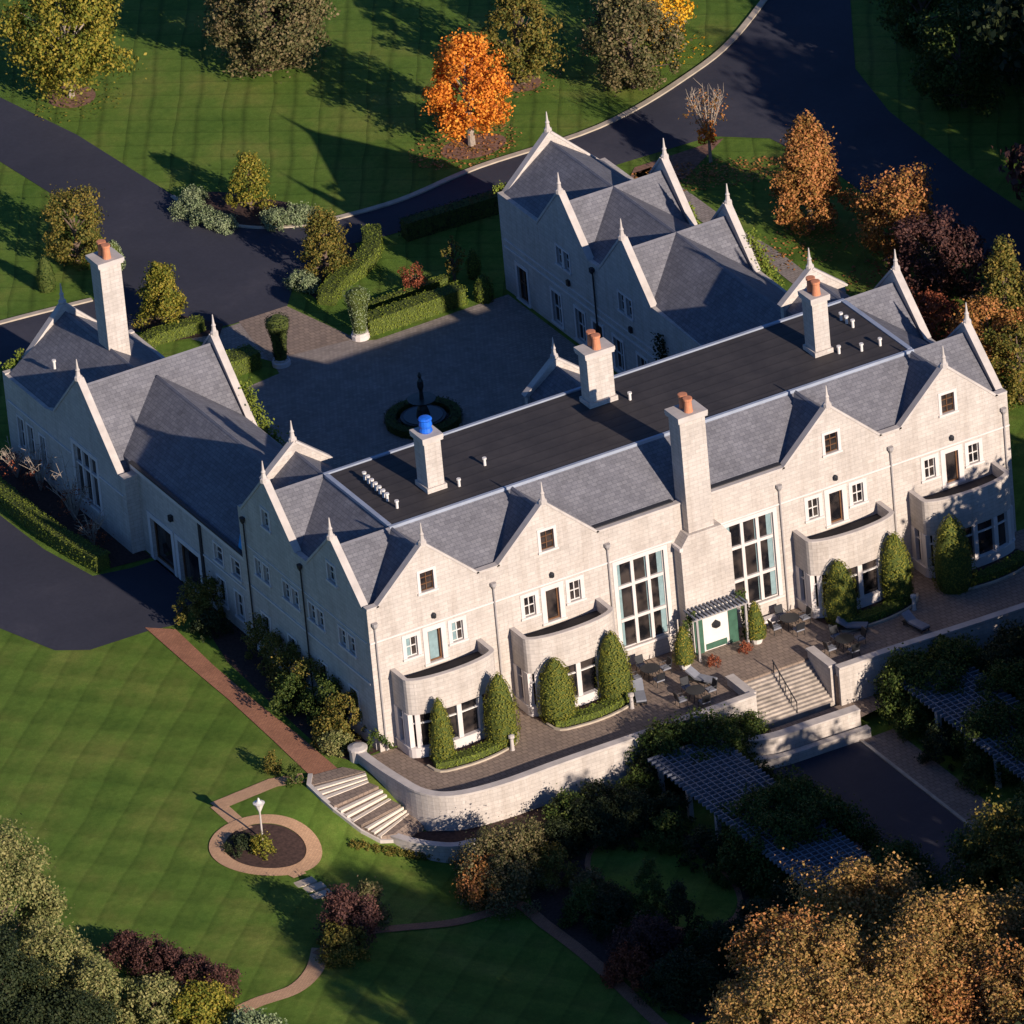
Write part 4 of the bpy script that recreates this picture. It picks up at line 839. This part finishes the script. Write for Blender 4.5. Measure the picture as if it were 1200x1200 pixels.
for i,(px,h,r) in enumerate([((55,340),2.6,.65),((135,315),2.2,.7),((568,352),2.0,.7),((556,325),2.2,.5)]):
    p=at(*px); topiary('clipped_shrub',(p.x,p.y),h,r,['green','sage','hedge','hedge'][i],['dark clipped column at the lawn edge behind the far left gable','pale rounded shrub beside the small olive tree','bright rounded shrub at the right end of the court hedge','slim bright shrub before the shaded wing wall'][i],'shrub')
PS=[((222,248),.9,1.1),((242,262),.9,1.2),((262,268),.8,1.1),((322,263),.8,1.1),((345,258),.9,1.1),((362,256),.7,1.0),((350,335),1.0,.9),((362,340),.9,.8),((225,236),.8,1.0)]
PLb=['pale shrub at the left tip of the north bed','pale shrub left of centre on the bed kerb','pale shrub by the middle of the bed kerb','pale shrub right of the cone shaped tree','pale shrub towards the right tip of the north bed','last pale shrub at the right tip of the north bed','pale shrub beside the orange olive court tree','small pale shrub nearest the winding hedge','pale shrub at the back left of the north bed']
for (px,h,r),lb in zip(PS,PLb): tree('pale_shrub',px,h,r,'sage',lb,'shrub','pale shrubs edging the drive beds',h0=.02,shape='dome',clumps=14,leaf=.16,trunk=False)
# ivy against gables
def ivy(pts,w,label,kind='hedge'):
    P=[];Nn=[]
    for i in range(len(pts)-1):
        a,b=Vector(pts[i]),Vector(pts[i+1])
        for _ in range(int((b-a).length*w*330)):
            q=a.lerp(b,RNG.uniform(0,1)); P.append((q.x+RNG.normal(0,w*.3),q.y+RNG.normal(0,w*.3),q.z+RNG.normal(0,w*.25))); Nn.append((.3,-.5,.8))
    o=leafmesh('ivy',np.array(P),np.array(Nn),.17,LF[kind],jit=.7); tag(o,label,'ivy','ivy on the gable walls')
ivy([(9.9,35.6,7.4),(10.0,33.4,5.4),(10.1,31.6,4.4),(10.1,31.2,2.5),(10.1,31.2,.3)],.95,'bright ivy hanging on the gable end beside the court')
ivy([(45.0,30.6,9.0),(45.1,28.8,6.9),(45.1,27.2,5.2),(45.1,26.4,3.0),(45.1,26.4,.3)],.95,'bright ivy on the right wing gable nearest the main roof')
ivy([(44.8,38.6,8.0),(44.9,37.2,6.6),(45,36.6,4)],.45,'thin ivy strip on the far right wing gable')
ivy([(-.4,49.5,6.3),(.8,49.6,6.2),(.9,49.6,7.0)],.5,'ivy tuft on the far left gable shoulder'); ivy([(36.3,49.6,7.4),(37.2,49.7,7.4)],.4,'ivy tuft on the north gable shoulder')
ivy([(-.8,.2,.2),(-.5,.2,1.0),(-.3,.1,1.5),(.6,-.6,.4)],.35,'green creeper at the foot of the front corner pier','green')
ivy([(36.2,27.6,5.6),(36.2,27.2,3),(36.2,27,.3)],.8,'dark creeper beside the right wing gable','dark')

# fountain in the court
t=empty('fountain',(23,36.4,0),'round court fountain with a dark ring hedge and slender statue','fountain')
def tp(mb,n,mat): o=mb.build(n,mat); return under(o,t)
mb=MB().lathe((23,36.4,0),[(1.5,0),(1.5,.45),(1.35,.45)],40); tp(mb,'basin_wall',METAL); tp(MB().lathe((23,36.4,.45),[(1.3,0),(1.3,.03)],32),'water',WATER)
tp(MB().lathe((23,36.4,.4),[(.5,0),(.35,.6),(.2,.9),(.9,1.2),(.95,1.3),(.15,1.32),(.12,1.9),(.22,2.2),(.2,2.6),(.08,2.8),(.14,3.0),(.03,3.25)],14),'statue',COPPER)
hedge('fountain_hedge',[(23+2.15*math.cos(a),36.4+2.15*math.sin(a)) for a in np.linspace(0,math.tau,28,endpoint=False)],.8,0,.6,'dark','dark clipped ring hedge around the court fountain',closed=True)
# garden ornament in the circle bed
t=empty('garden_ornament',(CC.x,CC.y,CC.z),'white bowl shaped ornament on a tall pale pole in the circular bed','ornament')
p=at(308,985); tp(MB().tube([(p.x,p.y,p.z-.1),(p.x,p.y,p.z+2.1)],.06),'pole',COPE); tp(MB().lathe((p.x,p.y,p.z+2.05),[(.07,0),(.14,.15),(.30,.5),(.38,.62),(.22,.66),(.1,.75),(.05,.95)],10),'bowl',WHITEP)
tree('shrub',(306,1000),1.2,.7,'yellowgreen','small yellow green shrub at the foot of the white ornament','shrub',h0=.05,shape='dome',clumps=12,leaf=.16,trunk=False)
tree('shrub',(285,995),.8,1.0,'dark','dark low planting in the circular bed','shrub',h0=.02,shape='dome',clumps=12,leaf=.16,trunk=False)
tree('shrub',(320,905),1.3,.55,'olive','small round olive shrub on the lawn by the stepped walk','shrub',h0=.05,shape='dome',clumps=12,leaf=.15,trunk=False)
tree('shrub',(345,918),1.2,.6,'green','small round green shrub at the link path','shrub',h0=.05,shape='dome',clumps=12,leaf=.15,trunk=False)
# small edging plants on the sloping grass
for i in range(12):
    px=(415+i*13,992+min(i,6)*2.4 if i<8 else 1005+i*.5); tree('edging_plant',px,.45,.35,'olive','low edging clump beside the curved planter wall','plant','edging clumps below the planter wall',h0=.02,shape='dome',clumps=5,leaf=.13,trunk=False)
# potted plants at the porch
for x,lb in ((20.4,'bright potted conifer left of the porch'),(25.6,'bright potted conifer right of the porch')):
    topiary('potted_conifer',(x,-2.3),2.5,.68,'yellowgreen',lb,'potted plant','potted conifers beside the porch',cone,z=.45)
    tag(MB().lathe((x,-2.3,.02),[(.32,0),(.45,.4),(.5,.45),(.42,.46)],12).build('plant_pot',WHITEP),'white pot under the conifer %s of the porch'%('left' if x<22 else 'right'),'plant pot','white pots beside the porch')
for x,y,k in ((22.0,-3.2,0),(24.4,-2.9,1)): tree('flowering_plant',None,.7,.45,'rust','red leaved potted plant at the %s of the porch front'%('left','right')[k],'plant',loc=(x,y,.05),h0=.02,shape='dome',clumps=8,leaf=.13,trunk=False,group='red plants at the porch')
# planters / bollards seen at bay fronts
for i,c in enumerate((C1,C2,C3,C4)):
    p=(c+2.4,-4.75); tag(MB().lathe((*p,0),[(.16,0),(.13,.1),(.11,.8),(.2,.9),(.2,1.05),(.05,1.1)],8).build('stone_pedestal',COPE),'small stone pedestal before the %s bay hedge'%BL[i],'pedestal','stone pedestals on the terrace')

ivy([(21.2,-1.6,.2),(21.2,-1.5,2.6),(21.6,-1.9,3.2)],.4,'climbing greenery at the left post of the porch','green'); ivy([(25.3,-1.6,.2),(25.3,-1.5,2.8),(25.0,-1.6,3.6)],.45,'climbing greenery at the right post of the porch','green')
# terrace furniture -------------------------------------------------
def chair(x,y,rz,label,group='chairs on the terrace'):
    root=empty('patio_chair',(x,y,.022),label,'chair',group); root.rotation_euler=(0,0,rz)
    mb=MB().box((-.28,-.28,.36),(.28,.28,.46)); mb.build('seat',CUSH,root)
    mb=MB().prism([(-.28,.24,.46),(.28,.24,.46),(.28,.36,.98),(-.28,.36,.98)],(0,.06,0)); mb.build('backrest',METAL,root)
    for sx in (-1,1):
        for sy in (-1,1): MB().tube([(sx*.25,sy*.25,.37),(sx*.28,sy*.28,0)],.022,6).build('leg',METAL,root)
        MB().tube([(sx*.28,-.25,.44),(sx*.30,-.22,.66),(sx*.30,.27,.68)],.022,6).build('armrest',METAL,root)
    return root
def table(x,y,r,label):
    root=empty('patio_table',(x,y,.022),label,'table','tables on the terrace'); MB().lathe((0,0,.7),[(r,0),(r,.04)],20).build('tabletop',METAL,root)
    for k in range(4):
        a=k*math.pi/2+.78; MB().tube([(math.cos(a)*r*.4,math.sin(a)*r*.4,.7),(math.cos(a)*r*.75,math.sin(a)*r*.75,0)],.025,6).build('leg',METAL,root)
SETS=[(18.0,-2.2,'under the left tall window'),(18.9,-6.3,'at the left of the garden steps'),(28.2,-2.0,'under the right tall window'),(29.6,-6.4,'at the right of the garden steps')]
for x,y,w_ in SETS:
    table(x,y,.62,'round dark iron table '+w_)
    for k,d in enumerate(('front','right','back','left')):
        a=-math.pi/2+k*math.pi/2; chair(x+1.05*math.cos(a),y+1.05*math.sin(a),a-math.pi/2,'dark iron chair at the %s of the table %s'%(d,w_))
def lounger(x,y,rz,label):
    root=empty('sun_lounger',(x,y,.022),label,'lounger','loungers on the terrace'); root.rotation_euler=(0,0,rz)
    MB().box((-.32,-.95,.28),(.32,.35,.40)).build('mattress',CUSH,root); MB().prism([(-.32,.35,.30),(.32,.35,.30),(.32,1.0,.72),(-.32,1.0,.72)],(0,-.05,.1)).build('backrest',CUSH,root)
    mb=MB().box((-.34,-.97,.2),(.34,.95,.275)); mb.build('frame',METAL,root)
    for sx in (-1,1):
        for yy in (-.85,.8): MB().box((sx*.3-.03,yy-.03,0),(sx*.3+.03,yy+.03,.2)).build('leg',METAL,root)
lounger(20.3,-4.6,.5,'dark lounger left of the steps nearest the porch'); lounger(16.2,-4.0,-.4,'dark lounger behind the left terrace wall'); lounger(31.2,-4.6,.9,'dark lounger right of the steps'); lounger(34.5,-6.8,.2,'dark lounger in front of the third bay hedge')
mb=MB().box((27.0,-.85,.02),(28.6,-.45,.45)); tag(mb.build('stone_bench',TRIM),'pale stone bench under the right tall window','bench')
# pergolas
def pergola(x0,x1,y0,y1,label,zt=.1):
    zg=H((x0+x1)/2,(y0+y1)/2); root=empty('pergola',(x0,y0,zg),label,'pergola','pergolas in the lower garden')
    def bp(mb,n,m_): o=mb.build(n,m_); return under(o,root)
    y=y0
    while y>y1: 
        for x in (x0+.3,x1-.3): bp(MB().box((x-.15,y-.15,H(x,y)-.1),(x+.15,y+.15,zt-.2)),'post',COPE)
        y-=3.5
    mb=MB(); mb.box((x0+.2,y1,zt-.2),(x0+.4,y0+.4,zt)); mb.box((x1-.4,y1,zt-.2),(x1-.2,y0+.4,zt)); bp(mb,'beam',SLAT)
    mb=MB(); y=y0+.2
    while y>y1: mb.box((x0-.4,y-.06,zt),(x1+.4,y+.06,zt+.22)); y-=.48
    bp(mb,'rafter',SLAT)
    mb=MB(); x=x0
    while x<x1: mb.box((x-.03,y1,zt+.22),(x+.03,y0,zt+.28)); x+=.45
    bp(mb,'batten',SLAT)
pergola(13.0,17.2,-11.5,-34,'long slatted pergola half hidden by climbers left of the lower drive')
pergola(30.2,34.2,-12.5,-34,'long slatted pergola in deep shade right of the lower drive')
VC=[(14.6,-10.3,2.6),(17.0,-11.4,2.6),(15.0,-21.3,3.0),(17.3,-21.0,2.8),(14.6,-24.4,2.8),(17.4,-24.6,2.8),(15.0,-35.0,3.2),(18.2,-31.5,2.8),(32,-13.6,2.9),(34,-12.2,2.6),(31,-11.8,2.4),(32.2,-21.0,3.2),(33,-25,3.4),(32,-29,3.2),(35.5,-17,2.8),(37.5,-13.5,2.6),(36,-22,2.8)]
VL=['upper end of the left pergola','upper right corner of the left pergola','middle of the left pergola','right side of the left pergola middle','lower middle of the left pergola','drive side of the left pergola','lower end of the left pergola','lowest corner of the left pergola','upper end of the right pergola','terrace side of the right pergola','steps side of the right pergola','middle of the right pergola','lower middle of the right pergola','lower end of the right pergola','outer side of the right pergola','outer corner of the right pergola','outer lower side of the right pergola']
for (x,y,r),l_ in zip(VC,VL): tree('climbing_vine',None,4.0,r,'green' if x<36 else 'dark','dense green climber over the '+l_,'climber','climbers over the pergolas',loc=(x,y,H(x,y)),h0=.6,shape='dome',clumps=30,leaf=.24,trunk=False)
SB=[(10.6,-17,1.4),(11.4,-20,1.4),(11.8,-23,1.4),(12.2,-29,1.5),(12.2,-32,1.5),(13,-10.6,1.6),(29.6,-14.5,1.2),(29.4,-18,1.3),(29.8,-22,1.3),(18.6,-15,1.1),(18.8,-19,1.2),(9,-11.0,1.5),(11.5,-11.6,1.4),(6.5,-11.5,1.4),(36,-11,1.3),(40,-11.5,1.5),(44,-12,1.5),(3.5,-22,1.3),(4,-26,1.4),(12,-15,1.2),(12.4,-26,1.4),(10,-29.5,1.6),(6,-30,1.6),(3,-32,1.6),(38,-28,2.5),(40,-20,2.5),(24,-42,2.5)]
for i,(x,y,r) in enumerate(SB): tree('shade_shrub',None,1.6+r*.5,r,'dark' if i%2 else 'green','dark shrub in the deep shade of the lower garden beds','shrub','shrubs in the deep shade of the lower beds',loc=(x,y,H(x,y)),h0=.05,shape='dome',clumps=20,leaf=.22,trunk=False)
# low stone kerb ornament boxes in shade: benches
mb=MB().box((11.4,-35.6,-2.62),(11.9,-31.5,-2.1)); tag(mb.build('stone_bench',KERB),'pale stone bench in the shade below the left pergola','bench')

# ------------------------------------------------------------------ light
SD=Vector((.112,-.934,.341)).normalized()
sl=bpy.data.lights.new('sun','SUN'); sl.energy=4.2; sl.angle=R(.5); sl.color=(1.,.85,.72); so=bpy.data.objects.new('sun',sl); COL.objects.link(so)
so.rotation_mode='QUATERNION'; so.rotation_quaternion=SD.to_track_quat('Z','Y')
wd=bpy.data.worlds.new('World'); sc.world=wd; wd.use_nodes=True; nt=wd.node_tree; bg=nt.nodes['Background']
sky=nt.nodes.new('ShaderNodeTexSky'); sky.sky_type='NISHITA'; sky.sun_disc=False; sky.altitude=2500; sky.ozone_density=2.0; sky.sun_elevation=math.asin(SD.z); sky.sun_rotation=math.atan2(SD.x,SD.y)
tc=mixc(nt,1.,sky.outputs[0],(.60,.92,1.42),'MULTIPLY'); nt.links.new(tc,bg.inputs['Color']); bg.inputs['Strength'].default_value=.05
vs=sc.view_settings; vs.view_transform='Standard'; vs.look='None'; vs.gamma=1; vs.exposure=.72; vs.use_curve_mapping=False
sc.render.engine='CYCLES'
